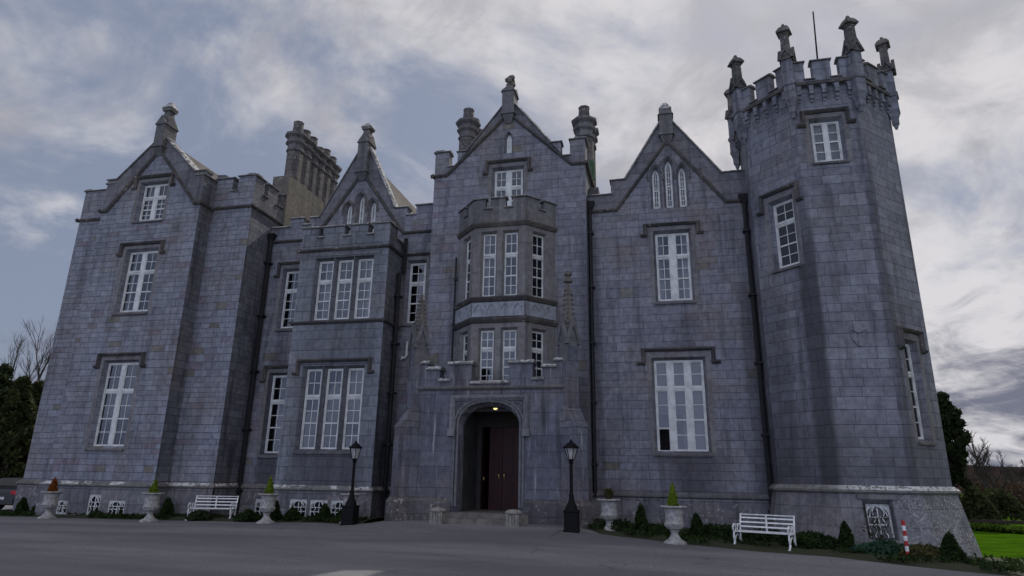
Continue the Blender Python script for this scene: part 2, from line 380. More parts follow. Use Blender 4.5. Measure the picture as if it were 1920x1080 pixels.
def empty(name, loc, rz=0, label=None, cat=None, group=None):
    o = bpy.data.objects.new(name, None); COL.objects.link(o); o.location = loc; o.rotation_euler = (0, 0, rz); o.empty_display_size = .3
    tag(o, label, cat, group); return o
def tag(o, label=None, cat=None, group=None, kind=None):
    for k, v in (('label', label), ('category', cat), ('group', group), ('kind', kind)):
        if v: o[k] = v
    return o
def rect(u0, u1, v0, v1): return [(u0, v0), (u1, v0), (u1, v1), (u0, v1)]
def lancet(u0, u1, v0, v1):
    wd = u1-u0; c = (u0+u1)/2; vs = v1-wd*.95; o = [(u0, v0), (u1, v0)]
    for k in range(6): a = k/5*math.acos(.5*1.0/1.0)*.95; o.append((u0+wd*math.cos(a*1.0), vs+wd*1.08*math.sin(a)))
    o[-1] = (c+.001, v1)
    for k in range(4, -1, -1): a = k/5*math.acos(.5)*.95; o.append((u1-wd*math.cos(a), vs+wd*1.08*math.sin(a)))
    return o
def inset(poly, e):
    cx = (min(p[0] for p in poly)+max(p[0] for p in poly))/2; cz = (min(p[1] for p in poly)+max(p[1] for p in poly))/2
    hw = (max(p[0] for p in poly)-min(p[0] for p in poly))/2; hz = (max(p[1] for p in poly)-min(p[1] for p in poly))/2
    return [(cx+(u-cx)*(hw-e)/hw, cz+(v-cz)*(hz-e)/hz) for u, v in poly]
def wall(mb, F, outer, holes=(), t=.42, rev=.2, splay=.09, back=True):
    loops = [outer] + [list(h) for h in holes]
    flat = [p for l in loops for p in l]
    tri = tessellate_polygon([[Vector((u, v, 0)) for u, v in l] for l in loops])
    def orient(x):
        a, b_, c = (flat[i] for i in x)
        return x if (b_[0]-a[0])*(c[1]-a[1])-(b_[1]-a[1])*(c[0]-a[0]) > 0 else tuple(reversed(x))
    tri = [orient(tuple(x)) for x in tri]
    mb.add([F.P(u, v, 0) for u, v in flat], tri)
    if back: mb.add([F.P(u, v, t) for u, v in flat], [tuple(reversed(x)) for x in tri])
    n = len(outer)
    mb.add([F.P(u, v, 0) for u, v in outer]+[F.P(u, v, t) for u, v in outer], [(i, i+n, (i+1) % n+n, (i+1) % n) for i in range(n)])
    for h in holes:
        n = len(h); q = inset(h, splay)
        mb.add([F.P(u, v, 0) for u, v in h]+[F.P(u, v, rev) for u, v in q]+[F.P(u, v, t) for u, v in q],
               [(i, (i+1) % n, (i+1) % n+n, i+n) for i in range(n)] + [(i+n, (i+1) % n+n, (i+1) % n+2*n, i+2*n) for i in range(n)])
STR = [(0, -.075), (.04, -.075), (.11, -.02), (.12, .01), (.12, .035), (.0, .08)]
HOOD = [(0, -.065), (.07, -.065), (.15, .0), (.15, .03), (0, .085)]
PLM = [(.02, -.16), (.10, -.16), (.17, -.10), (.17, -.05), (.03, .06), (.0, .06)]

# ------------------------------------------------------------------ ground shape
def ss(a): a = max(0., min(1., a)); return a*a*(3-2*a)
def g(X, Y):
    z = 0.
    if X > -1: z -= .025*min(X+1, 12)
    if X < -12: z -= .012*min(-12-X, 16)
    z += .2*ss((X+11.5)/3)*ss((-.8-X)/3)*ss((Y-17.5)/4.5)
    z -= .22*ss((X-2)/3)*ss((Y-19.5)/3)*ss((60-Y)/20)
    return z
def onG(x, y):
    d = cr*((x-960)/FPX) - cu*((y-540)/FPX) + fw
    z = 0
    for _ in range(40):
        P = CAM+d*((z-CAMH)/d.z); z = g(P.x, P.y)
    return Vector((P.x, P.y, z))

xs = [-1500, -700, -300, -150, -90, -60] + [-45+k*1.5 for k in range(50)] + [40, 60, 90, 150, 300, 700, 1500]
ys = [-300, -120, -60, -30] + [-20+k*1.5 for k in range(50)] + [65, 90, 140, 200, 300, 500, 900, 1600, 2500]
mb = MB(); nx = len(xs)
for yy in ys:
    for xx in xs: mb.v.append((xx, yy, g(xx, yy)-.02))
mb.f = [(j*nx+i, j*nx+i+1, (j+1)*nx+i+1, (j+1)*nx+i) for j in range(len(ys)-1) for i in range(nx-1)]
tag(mb.build('ground', 'lawn', smooth=True), 'green grass lawn around the castle and its forecourt', 'ground', kind='structure')

# paved forecourt, its far edge follows the planting beds
edge = [(-60, 60), (-29, 60), (-28, 21.2)]
edge += [tuple(onG(*p)[:2]) for p in ((60, 969), (180, 973), (330, 976), (480, 979), (600, 980), (690, 981))]
edge += [(-10.0, 22.3), (-3.0, 22.3)]
edge += [tuple(onG(*p)[:2]) for p in ((1125, 1001), (1210, 1011), (1300, 1022), (1420, 1034), (1560, 1044), (1704, 1061), (1800, 1071), (1919, 1082))]
edge += [(14, 12.5), (40, 8)]
def ye(X):
    for (a, b_), (c, d_) in zip(edge, edge[1:]):
        if a <= X <= c: return b_+(d_-b_)*(X-a)/max(1e-6, c-a)
    return edge[-1][1]
mb = MB(); cols = sorted(set([-60+k*.5 for k in range(201)]+[e[0] for e in edge])); nr = 26
for X in cols:
    for j in range(nr+1):
        Y = -25+(ye(X)+25)*j/nr; mb.v.append((X, Y, g(X, Y)))
mb.f = [(i*(nr+1)+j, (i+1)*(nr+1)+j, (i+1)*(nr+1)+j+1, i*(nr+1)+j+1) for i in range(len(cols)-1) for j in range(nr)]
tag(mb.build('forecourt', 'asphalt', smooth=True), 'grey tarmac forecourt in front of the castle', 'forecourt', kind='structure')
def bed(x0, x1, yback):
    mb = MB(); k = 60; n = 7
    for i in range(k+1):
        X = x0+(x1-x0)*i/k; a = ye(X)-.02; yb = yback(X)
        for j in range(n+1):
            q = j/n; Y = a+(yb-a)*q
            mb.v.append((X, Y, g(X, Y)+.005+.09*min(1, q*5)*(1+.5*noise.noise(Vector((X*2, Y*2, 0))))))
    mb.f = [(i*(n+1)+j, (i+1)*(n+1)+j, (i+1)*(n+1)+j+1, i*(n+1)+j+1) for i in range(k) for j in range(n)]
    return mb
tag(bed(-27.5, -10.0, lambda X: 23.4 if X < -17 else 24.4).build('flower_bed', 'soil', smooth=True), 'dark soil bed along the wall left of the porch', 'flower bed', kind='structure')
tag(bed(-2.9, 14, lambda X: 24.4 if X < 3 else 22.6 if X < 9 else 22.6-(X-9)*1.55).build('flower_bed', 'soil', smooth=True), 'dark soil bed along the wall and round the tower right of the porch', 'flower bed', kind='structure')

# ------------------------------------------------------------------ the castle
Y0, Y1, Y2, YB, YC, YP = 24.5, 22.1, 22.9, 23.05, 23.9, 21.9
castle = empty('castle', (-6, 22, 0), 0, 'grey stone gothic castle with gables, oriel over the porch, and an octagonal tower', 'castle')
FM, F1, F2, FB, FC, FP = front(Y0), front(Y1), front(Y2), front(YB), front(YC), front(YP)

def copings(outer, F, name_parent, t=.42, th=.09, skip=()):
    mb = MB(); n = len(outer)
    for i in range(n):
        a = Vector(outer[i]); b_ = Vector(outer[(i+1) % n]); d = b_-a
        if d.length < .05: continue
        d.normalize(); nrm = Vector((d.y, -d.x))      # outward of a CCW outline
        if nrm.y < .35 or i in skip: continue
        e = .05; a2 = a-d*e; b2 = b_+d*e
        p = []
        for base, top in ((.003, 0),):
            pass
        A0 = a2+nrm*.003; A1 = b2+nrm*.003; B0 = a2+nrm*th*.45; B1 = b2+nrm*th*.45; C0 = a2+nrm*th*1.25; C1 = b2+nrm*th*1.25
        def q(pt, dd): return F.P(pt.x, pt.y, dd)
        mb.hexa([q(A1, -.07), q(A0, -.07), q(A0, t+.07), q(A1, t+.07), q(B1, -.07), q(B0, -.07), q(B0, t+.07), q(B1, t+.07)])
        mb.hexa([q(B1, -.07), q(B0, -.07), q(B0, t+.07), q(B1, t+.07), q(C1, .05), q(C0, .05), q(C0, t-.05), q(C1, t-.05)])
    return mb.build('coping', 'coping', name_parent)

def glazing(F, u0, u1, v0, v1, d, lights=1, mull=.17, transom=.33, cols=2, rows=(2, 4), style='sash', open_low=False, curtain=None, sill=True, depth=.9, parent=castle):
    """white sash window: frame, mullions, transom, meeting rail and glazing bars"""
    mb = MB(); G = F
    b_ = .052; W_ = u1-u0; H = v1-v0
    def bar(a0, a1, c0, c1, e0, e1): mb.fbox(G, a0, a1, c0, c1, d+e0, d+e1)
    bar(u0, u0+b_, v0, v1, 0, .09); bar(u1-b_, u1, v0, v1, 0, .09)
    bar(u0+b_, u1-b_, v1-b_, v1, .002, .088); bar(u0+b_, u1-b_, v0, v0+b_*1.3, .002, .088)
    lw = (W_-2*b_-mull*(lights-1))/lights
    vt = v1-H*transom
    panes = []
    for k in range(lights):
        a = u0+b_+k*(lw+mull); c = a+lw
        if k: bar(a-mull, a, v0+b_*1.3, v1-b_, .004, .086)
        segs = []
        if transom:
            bar(a, c, vt-.012, vt+.05, .0, .085); bar(a, c, vt-.075, vt-.03, .0, .085); bar(a, c, vt-.031, vt-.011, .03, .08); segs = [(vt+.05, v1-b_, rows[0], None), (v0+b_*1.3, vt-.075, rows[1], 'rail')]
        else: segs = [(v0+b_*1.3, v1-b_, rows[1], 'rail')]
        for (s0, s1, nr_, rail) in segs:
            f_ = .035
            bar(a, a+f_, s0, s1, .02, .075); bar(c-f_, c, s0, s1, .02, .075)
            bar(a+f_, c-f_, s1-f_, s1, .022, .073)
            if rail and nr_ % 2 == 0:
                mid = (s0+s1)/2
                if open_low and k == 0: mid = s0+(s1-s0)*.36
                bar(a+f_, c-f_, mid-.028, mid+.028, .012, .08)
            lo = s0
            if open_low and k == 0 and rail: lo = mid
            else: bar(a+f_, c-f_, s0, s0+f_, .022, .073)
            for j in range(1, nr_):
                if rail and nr_ % 2 == 0 and j == nr_//2: continue
                z = s0+(s1-s0)*j/nr_
                if z > lo: bar(a+f_, c-f_, z-.014, z+.014, .035, .062)
            for j in range(1, cols):
                x = a+(c-a)*j/cols; bar(x-.014, x+.014, lo+f_, s1-f_, .037, .06)
            panes.append((a, c, lo, s1))
    win = mb.build('window', 'white_paint', parent); RECT[win.name] = (u0, u1, v0, v1)
    pm = MB()
    for a, c, s0, s1 in panes: pm.add([G.P(a, s0, d+.05), G.P(c, s0, d+.05), G.P(c, s1, d+.05), G.P(a, s1, d+.05)], [(0, 1, 2, 3)])
    pm.build('pane', 'glass', win)
    im = MB(); e = .02; D0 = d+.1; D1 = d+depth
    pp = [G.P(u0-e, v0-e, D0), G.P(u1+e, v0-e, D0), G.P(u1+e, v1+e, D0), G.P(u0-e, v1+e, D0), G.P(u0-.4, v0-e, D1), G.P(u1+.4, v0-e, D1), G.P(u1+.4, v1+.3, D1), G.P(u0-.4, v1+.3, D1)]
    im.add(pp, [(4, 5, 6, 7), (0, 4, 7, 3), (1, 2, 6, 5), (3, 7, 6, 2), (0, 1, 5, 4)])
    im.build('room', 'room_dark', win)
    if curtain:
        cm = MB()
        for (f0, f1) in curtain:
            a = u0+W_*f0; c = u0+W_*f1; n = max(6, int((c-a)/.035)); vs = []
            for i in range(n+1):
                x = a+(c-a)*i/n; dd = d+.2+.03*math.sin(i*1.9)+.012*math.sin(i*.7)
                vs += [G.P(x, v0+.05, dd), G.P(x, v1-.02, dd)]
            cm.add(vs, [(2*i, 2*i+2, 2*i+3, 2*i+1) for i in range(n)])
        cm.build('curtain', 'curtain', win)
    if sill:
        sm = MB(); sm.sweep(F, [(u0-.12, v0-.11), (u1+.12, v0-.11)], [(0, -.06), (.07, -.05), (.09, .0), (.09, .02), (-.15, .10), (-.15, -.06)])
        sm.build('sill', 'trim', win)
    return win
RECT = {}
def hood(F, u0, u1, v, parent, drop=.45, ret=.22, prof=HOOD, sur=True):
    if sur:                                   # smoother dressed margin round the opening, 4 mm proud
        l_, r_, b0_, t_ = RECT[parent.name]; e = .26; mb = MB()
        wall(mb, F.off(.004), rect(l_-e, r_+e, b0_-.11, v-.10), [rect(l_-SP, r_+SP, b0_-SP*.6, t_+SP)], t=.003, rev=.002, splay=0, back=False)
        mb.build('surround', 'mullion', parent)
    mb = MB()
    path = [(u0-ret, v-drop), (u0, v-drop), (u0, v), (u1, v), (u1, v-drop), (u1+ret, v-drop)] if drop else [(u0, v), (u1, v)]
    mb.sweep(F, path, prof)
    return mb.build('hood_mould', 'hood_stone', parent)
def pxr(F, tl, br):
    a = F.px(*tl); b_ = F.px(*br); return a[0], b_[0], b_[1], a[1]

SP = .09
def hole(u0, u1, v0, v1): return rect(u0-SP, u1+SP, v0-SP*.6, v1+SP)

def finial(x, y, zc0, zc1, z1, z2, z3, w=.5, parent=castle, corbel=True, cap='pyramid', mat='trim'):
    """gable finial: corbelled pedestal, shouldered shaft with gablets, slim neck, overhanging cap"""
    mb = MB(); h = w/2
    if corbel:
        s = MB()
        mb.hexa([(x-h*.5, y-.03, zc0), (x+h*.5, y-.03, zc0), (x+h*.5, y+.5, zc0), (x-h*.5, y+.5, zc0), (x-h, y-.22, zc0+.35), (x+h, y-.22, zc0+.35), (x+h, y+.5, zc0+.35), (x-h, y+.5, zc0+.35)])
        mb.box(x-h-.05, x+h+.05, y-.27, y+.5, zc0+.355, zc0+.44)
        mb.box(x-h, x+h, y-.22, y+w, zc0+.445, z1)
        yc = y+(w-.22)/2; hy = (w+.22)/2
    else:
        mb.box(x-h, x+h, y-h, y+h, zc0, z1); yc = y; hy = h
    # gablets on four sides: little pitched roofs crossing
    a = h+.05; b_ = hy+.05; ht = (z2-z1)*.5
    for sx in (0, 1):
        if sx == 0: pts = [(x-a, yc-b_), (x+a, yc-b_), (x+a, yc+b_), (x-a, yc+b_)]
        mb.add([(x-a, yc-b_, z1-.14), (x+a, yc-b_, z1-.14), (x, yc-b_, z1+ht), (x-a, yc+b_, z1-.14), (x+a, yc+b_, z1-.14), (x, yc+b_, z1+ht)], [(0, 1, 2), (3, 5, 4), (0, 2, 5, 3), (1, 4, 5, 2), (0, 3, 4, 1)]) if sx == 0 else \
        mb.add([(x-a-.004, yc-b_+.003, z1-.137), (x-a-.004, yc+b_-.003, z1-.137), (x-a-.004, yc, z1+ht-.01), (x+a+.004, yc-b_+.003, z1-.137), (x+a+.004, yc+b_-.003, z1-.137), (x+a+.004, yc, z1+ht-.01)], [(0, 2, 1), (3, 4, 5), (0, 3, 5, 2), (1, 2, 5, 4), (0, 1, 4, 3)])
    n = h*.72
    mb.hexa([(x-n*1.1, yc-n*1.1, z1+.01), (x+n*1.1, yc-n*1.1, z1+.01), (x+n*1.1, yc+n*1.1, z1+.01), (x-n*1.1, yc+n*1.1, z1+.01), (x-n*.8, yc-n*.8, z2), (x+n*.8, yc-n*.8, z2), (x+n*.8, yc+n*.8, z2), (x-n*.8, yc+n*.8, z2)])
    o = mb.build('finial', mat, parent)
    cm = MB()
    if cap == 'pyramid':
        c = h*1.12; zz = z2+.002
        cm.box(x-c*.8, x+c*.8, yc-c*.8, yc+c*.8, zz, zz+(z3-z2)*.18)
        cm.lathe([(c*1.22, (z3-z2)*.19), (c*1.25, (z3-z2)*.32), (c*.8, (z3-z2)*.62), (.10, (z3-z2)*.93), (.04, z3-z2)], 4, (x, yc, zz), math.pi/4)
    else:                                # crocketed knob
        for k in range(7):
            q = k*2.4; cm.lathe([(.02, -.11), (.1, -.06), (.12, .02), (.08, .1), (.02, .13)], 7, (x+.13*math.cos(q), yc+.13*math.sin(q), z2+.1+(z3-z2)*.75*k/7))
        cm.lathe([(.10, 0), (.17, .1), (.12, .3), (.2, (z3-z2)*.55), (.14, (z3-z2)*.8), (.03, z3-z2)], 8, (x, yc, z2))
    cm.build('cap', 'coping' if cap == 'pyramid' else 'yellow_stone', o)
    return o

def band(F, wallobj, string, top):
    """browner dressed stone between a gable's string course and its coping"""
    mb = MB(); mb.prism(F, [(u, v+.05) for u, v in string]+list(reversed(top)), -.006, .05); mb.build('gable_band', 'gable_stone', wallobj)
def put_wall(name, mat, F, outer, holes=(), t=.42, strings=(), cop=True, label=None, rev=.2, skip=(), prof=STR):
    mb = MB(); wall(mb, F, outer, holes, t, rev)
    o = mb.build(name, mat, castle, label)
    if strings:
        for p in strings: sm = MB(); sm.sweep(F, p, prof); sm.build('string_course', 'hood_stone', o)
    if cop: copings(outer, F, o, t, skip=skip)
    return o
BASE = -.8
def W(Y, x, y): return front(Y).px(x, y)

# ---- left wing: gabled front panel flanked by two set-back strips
XL0, XL1, XL2, XL3 = -26.45, -24.4, -19.27, -17.28
cx = (XL1+XL2)/2
def gz(F, *pts): return [F.px(*p) for p in pts]
zs = 12.83
def sym_gable(F, xa, xb, zstr, feet_h, apex_str, apex_out, mer_w, mer_z, gable_foot_w, cren_z):
    """outline of a gabled wall with one merlon each side, and its string-course path"""
    c = (xa+xb)/2
    out = [(xa, BASE), (xb, BASE)]
    return c
# outline points (u, z), counter-clockwise starting bottom left
ap_o = 16.3; ap_s = F1.px(310, 281)[1]
mer_z = F1.px(212, 338)[1]; cr_z = F1.px(188, 383)[1]
ft = 2.05    # half width where the gable slope leaves the merlon
holesL = []
wl = [pxr(F1, (271, 345), (305, 409)), pxr(F1, (242, 471), (275.6, 582)), pxr(F1, (197, 679.6), (227.5, 838))]
cw = sum((a+b_)/2 for a, b_, _, _ in wl)/3
wl = [((cx+.0)-(b_-a)/2, cx+(b_-a)/2, c, d_) for a, b_, c, d_ in wl]
outer = [(XL1, BASE), (XL2, BASE), (XL2, mer_z), (cx+ft, mer_z), (cx+.12, ap_o), (cx-.12, ap_o), (cx-ft, mer_z), (XL1, mer_z)]
o = put_wall('gable_wall', 'ashlar', F1, outer, [hole(*q) for q in wl],
             strings=[[(XL1-.0, zs), (cx-2.3, zs), (cx, ap_s), (cx+2.3, zs), (XL2+.0, zs)]], label='gabled front of the left wing')
band(F1, o, [(XL1+.003, zs), (cx-2.3, zs), (cx, ap_s), (cx+2.3, zs), (XL2-.003, zs)], [(XL1+.003, mer_z), (cx-ft, mer_z), (cx-.12, ap_o), (cx+.12, ap_o), (cx+ft, mer_z), (XL2-.003, mer_z)])
for i, q in enumerate(wl):
    wv = glazing(F1, *q, .2, lights=2, mull=.2, transom=.34 if i else .36, rows=(2, 4) if i else (1, 4), curtain=[[(.03, .16), (.84, .97)], [(.04, .2), (.8, .96)], None][i])
    hood(F1, q[0]-.3, q[1]+.3, q[3]+.32, wv, .5, .16)
finial(cx, Y1-.02, F1.px(303, 292)[1], 0, F1.px(318, 232)[1], F1.px(328, 207)[1], F1.px(330, 188)[1], .5)
# set-back strips with merlons
zs2 = F2.px(435, 389)[1]; mz2 = F2.px(465, 330)[1]; cz2 = F2.px(448, 358)[1]
outer = [(XL2, BASE), (XL3, BASE), (XL3, mz2), (XL3-.85, mz2), (XL3-.85, cz2), (XL3-1.15, cz2), (XL3-1.15, mz2-.05), (XL2, mz2-.05)]
put_wall('wall', 'ashlar', F2, outer, strings=[[(XL2, zs2), (XL3+.15, zs2)]])
outer = [(XL0, BASE), (XL1, BASE), (XL1, cz2), (XL1-.55, cz2), (XL1-.55, mz2), (XL0, mz2)]
put_wall('wall', 'ashlar', F2, outer, strings=[[(XL0-.15, zs2), (XL1, zs2)]])
# returns
FR = right(XL2+.003)
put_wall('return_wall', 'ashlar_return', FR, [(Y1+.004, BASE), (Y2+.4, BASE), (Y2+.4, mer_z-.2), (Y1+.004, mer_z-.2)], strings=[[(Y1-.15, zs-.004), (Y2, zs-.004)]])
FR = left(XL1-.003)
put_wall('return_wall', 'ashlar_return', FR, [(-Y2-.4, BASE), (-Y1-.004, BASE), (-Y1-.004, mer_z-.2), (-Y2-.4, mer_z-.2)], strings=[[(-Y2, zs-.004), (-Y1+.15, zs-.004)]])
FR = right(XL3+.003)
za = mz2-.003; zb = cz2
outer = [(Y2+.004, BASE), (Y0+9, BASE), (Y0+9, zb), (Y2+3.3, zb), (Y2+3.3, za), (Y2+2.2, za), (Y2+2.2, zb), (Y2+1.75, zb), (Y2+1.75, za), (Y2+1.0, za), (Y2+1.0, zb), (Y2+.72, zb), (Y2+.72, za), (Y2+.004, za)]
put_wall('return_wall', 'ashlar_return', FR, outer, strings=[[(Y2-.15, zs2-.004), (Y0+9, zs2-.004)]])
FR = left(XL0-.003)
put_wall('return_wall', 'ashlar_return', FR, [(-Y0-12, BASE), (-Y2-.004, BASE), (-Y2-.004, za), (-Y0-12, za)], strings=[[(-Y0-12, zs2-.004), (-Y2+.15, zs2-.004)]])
def gable_roof(x, y0_, y1_, zr, ze, hw):
    mb = MB(); e = .12
    mb.add([(x-hw, y0_, ze), (x, y0_, zr), (x+hw, y0_, ze), (x-hw, y1_, ze), (x, y1_, zr), (x+hw, y1_, ze), (x-hw, y0_, ze-e), (x+hw, y0_, ze-e), (x-hw, y1_, ze-e), (x+hw, y1_, ze-e)],
           [(0, 1, 4, 3), (1, 2, 5, 4), (6, 0, 3, 8), (2, 7, 9, 5), (3, 4, 5, 9, 8), (0, 6, 7, 2, 1), (6, 8, 9, 7)])
    n = int((zr-ze)/.12*1.2)                        # slate courses as slight steps
    for s in (-1, 1):
        for k in range(n):
            a = k/n; b2 = (k+1)/n
            xa = x+s*hw*(1-a); xb = x+s*hw*(1-b2); z_a = ze+(zr-ze)*a; z_b = ze+(zr-ze)*b2
            mb.add([(xa, y0_+.01, z_a+.045), (xa, y1_-.01, z_a+.045), (xb, y1_-.01, z_b+.012), (xb, y0_+.01, z_b+.012), (xa, y0_+.01, z_a+.002), (xa, y1_-.01, z_a+.002)], [(0, 1, 2, 3) if s > 0 else (3, 2, 1, 0), (4, 5, 1, 0) if s > 0 else (0, 1, 5, 4)])
    return mb.build('roof', 'slate', castle)
gable_roof(cx, Y1+.45, Y1+12.5, 16.28, 12.9, 2.45)

# ---- main wall between left wing and centre block, with the second gable
XC0, XC1 = -9.24, -2.76
g2 = -12.93
gz_s = 12.36; gz_sr = 11.73
apo = 16.15; aps = F0 = FM.px(678, 324)[1]
mA = FM.px(705, 388)[1]
mzR = FM.px(790, 385)[1]; czR = FM.px(768, 404)[1]
lan = []
for c_, zt in ((-1.0, 379), (0, 364), (1.0, 377)):
    lan.append(lancet(g2+c_*.58-.20, g2+c_*.58+.20, 11.7, FM.px(676, zt)[1]+.05))
nw = [pxr(FM, (534, 507.5), (552, 614)), pxr(FM, (767, 492), (790, 604)), pxr(FM, (508, 703), (522, 851))]
outer = [(XL3, BASE), (XC0, BASE), (XC0, czR), (XC0-.25, czR), (XC0-.25, mzR), (XC0-1.0, mzR), (XC0-1.0, czR), (XC0-1.42, czR), (XC0-1.42, mzR-.05), (g2+1.72, mzR-.05), (g2+1.66, mzR-.02),
         (g2+.14, apo), (g2-.14, apo), (g2-1.95, 12.78), (g2-2.4, 12.78), (g2-2.4, 12.45), (g2-2.75, 12.45), (g2-2.75, 12.8), (g2-3.4, 12.8), (g2-3.4, 12.4), (XL3, 12.4)]
o = put_wall('gable_wall', 'ashlar_main', FM, outer, [hole(*q) for q in nw]+lan,
         strings=[[(XL3, gz_sr), (g2-2.2, gz_sr), (g2-1.95, gz_sr+.25), (g2, aps), (g2+1.95, gz_sr+.25), (g2+2.2, gz_sr), (XC0, gz_sr)]], label='recessed main wall with a gable of three lancets behind the bay')
band(FM, o, [(g2-2.2, gz_sr), (g2-1.95, gz_sr+.25), (g2, aps), (g2+1.95, gz_sr+.25), (g2+2.2, gz_sr)], [(g2-2.2, 12.77), (g2-1.95, 12.77), (g2-.14, apo), (g2+.14, apo), (g2+1.66, mzR-.02), (g2+2.2, czR-.1)])
for q in nw:
    wv = glazing(FM, *q, .2, lights=1, transom=.34)
    hood(FM, q[0]-.28, q[1]+.28, q[3]+.34, wv, .6, .16)
def lancet_window(F, hl, d=.2):
    q = inset(hl, .09); n = len(q); i2 = inset(q, .07)
    mb = MB()
    mb.add([F.P(u, v, d) for u, v in q]+[F.P(u, v, d) for u, v in i2]+[F.P(u, v, d+.07) for u, v in i2], [(i, (i+1) % n, (i+1) % n+n, i+n) for i in range(n)]+[(i+n, (i+1) % n+n, (i+1) % n+2*n, i+2*n) for i in range(n)])
    u_ = [p[0] for p in i2]; v_ = [p[1] for p in i2]
    zm = min(v_)+(max(v_)-min(v_))*.45
    mb.fbox(F, min(u_), max(u_), zm-.03, zm+.03, d+.01, d+.06)
    c = (min(u_)+max(u_))/2
    for k in range(1, 7):
        z = min(v_)+(max(v_)-min(v_))*k/7.6
        if abs(z-zm) > .1: mb.fbox(F, min(u_), max(u_), z-.012, z+.012, d+.03, d+.055)
    mb.fbox(F, c-.012, c+.012, min(v_), max(v_)-.03, d+.032, d+.053)
    wv = mb.build('lancet_window', 'white_paint', castle)
    pm = MB(); pm.add([F.P(u, v, d+.05) for u, v in i2], [tuple(range(n))]); pm.build('pane', 'glass', wv)
    im = MB(); a0, a1, b0, b1 = min(u_)-.1, max(u_)+.1, min(v_)-.1, max(v_)+.1
    im.add([F.P(a0, b0, d+.25), F.P(a1, b0, d+.25), F.P(a1, b1, d+.25), F.P(a0, b1, d+.25), F.P(a0, b0, d+.8), F.P(a1, b0, d+.8), F.P(a1, b1, d+.8), F.P(a0, b1, d+.8)], [(4, 5, 6, 7), (0, 4, 7, 3), (1, 2, 6, 5), (3, 7, 6, 2), (0, 1, 5, 4)])
    im.build('room', 'room_dark', wv)
    # pointed hood
    hm = MB(); arch = [p for p in hl[2:]]; arch = [(arch[0][0], arch[0][1]-.25)]+arch+[(arch[-1][0], arch[-1][1]-.25)]
    cxx = c; arch = [(cxx+(u-cxx)*1.08, v+.02) for u, v in arch]
    hm.sweep(F, list(reversed(arch)), [(0, -.0), (.05, .0), (.07, .05), (0, .10)])
    hm.build('hood_mould', 'trim', wv)
for hl in lan: lancet_window(FM, hl)
finial(g2, Y0-.02, FM.px(680, 340)[1], 0, FM.px(686, 266)[1], FM.px(688, 243)[1], FM.px(689, 229)[1], .5)
gable_roof(g2, Y0+.45, Y0+9, 15.75, 12.3, 2.0)

# ---- two-storey square bay in front of it
XB0, XB1 = -14.70, -10.73
zb1 = FB.px(650, 466)[1]; zb0 = FB.px(640, 603)[1]
up = [pxr(FB, (595.5, 487), (611.8, 599)), pxr(FB, (632, 486), (650, 597.5)), pxr(FB, (668.7, 484), (688.4, 595))]
lo = [pxr(FB, (571.5, 691), (586, 844)), pxr(FB, (610.5, 690), (626, 844)), pxr(FB, (649.5, 689), (667, 843))]
def even(ws, w_=None):
    z0_ = sum(q[2] for q in ws)/len(ws); z1_ = sum(q[3] for q in ws)/len(ws); w2 = w_ or sum(q[1]-q[0] for q in ws)/len(ws)
    a = (ws[0][0]+ws[0][1])/2; b_ = (ws[-1][0]+ws[-1][1])/2; n = len(ws)
    return [(a+(b_-a)*k/(n-1)-w2/2, a+(b_-a)*k/(n-1)+w2/2, z0_, z1_) for k in range(n)]
up = even(up); lo = even(lo)
mzb = FB.px(650, 424)[1]; czb = FB.px(652, 443)[1]
mer = [(FB.px(569, 440)[0]-.05, FB.px(598, 438)[0]), (FB.px(606, 437)[0], FB.px(646, 436)[0]), (FB.px(657, 434)[0], FB.px(690, 432)[0]), (FB.px(701, 430)[0], XB1)]
mer[0] = (XB0, mer[0][1])
outer = [(XB0, BASE), (XB1, BASE)]
for a, b_ in reversed(mer): outer += [(b_, mzb), (a, mzb)] if a == XB0 else [(b_, mzb), (a, mzb), (a, czb), (None, czb)]
o2 = []
for i, p in enumerate(outer):
    if p[0] is None: o2.append((outer[i+1][0], czb))
    else: o2.append(p)
outer = o2
put_wall('bay_wall', 'ashlar_bay', FB, outer, [hole(*q) for q in up+lo],
         strings=[[(XB0-.15, zb1), (XB1+.15, zb1)], [(XB0-.12, zb0), (XB1+.12, zb0)]], label='crenellated two storey bay')
for i, q in enumerate(up): glazing(FB, *q, .22, lights=1, transom=.35, curtain=[[(.35, .72)], None, [(.55, .98)]][i], sill=False)
for i, q in enumerate(lo): wv = glazing(FB, *q, .22, lights=1, transom=.35)
hood(FB, lo[0][0]-.3, lo[-1][1]+.3, lo[0][3]+.3, wv, .5, .2, sur=False)
hm = MB(); hm.fbox(FB, up[0][0]-.35, up[-1][1]+.35, up[0][3]+.15, up[0][3]+.22, -.03, .05); hm.build('string_course', 'trim', castle)
FR = right(XB1+.003)
outer = [(YB+.004, BASE), (Y0+.1, BASE), (Y0+.1, czb), (YB+.75, czb), (YB+.75, mzb-.004), (YB+.004, mzb-.004)]
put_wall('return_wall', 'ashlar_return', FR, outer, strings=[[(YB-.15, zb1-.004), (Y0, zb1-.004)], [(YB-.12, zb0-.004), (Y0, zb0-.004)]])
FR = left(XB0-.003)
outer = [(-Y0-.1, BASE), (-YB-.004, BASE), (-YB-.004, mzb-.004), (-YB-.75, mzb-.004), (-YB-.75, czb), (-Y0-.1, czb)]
put_wall('return_wall', 'ashlar_return', FR, outer, strings=[[(-Y0, zb1-.004), (-YB+.15, zb1-.004)], [(-Y0, zb0-.004), (-YB+.12, zb0-.004)]])

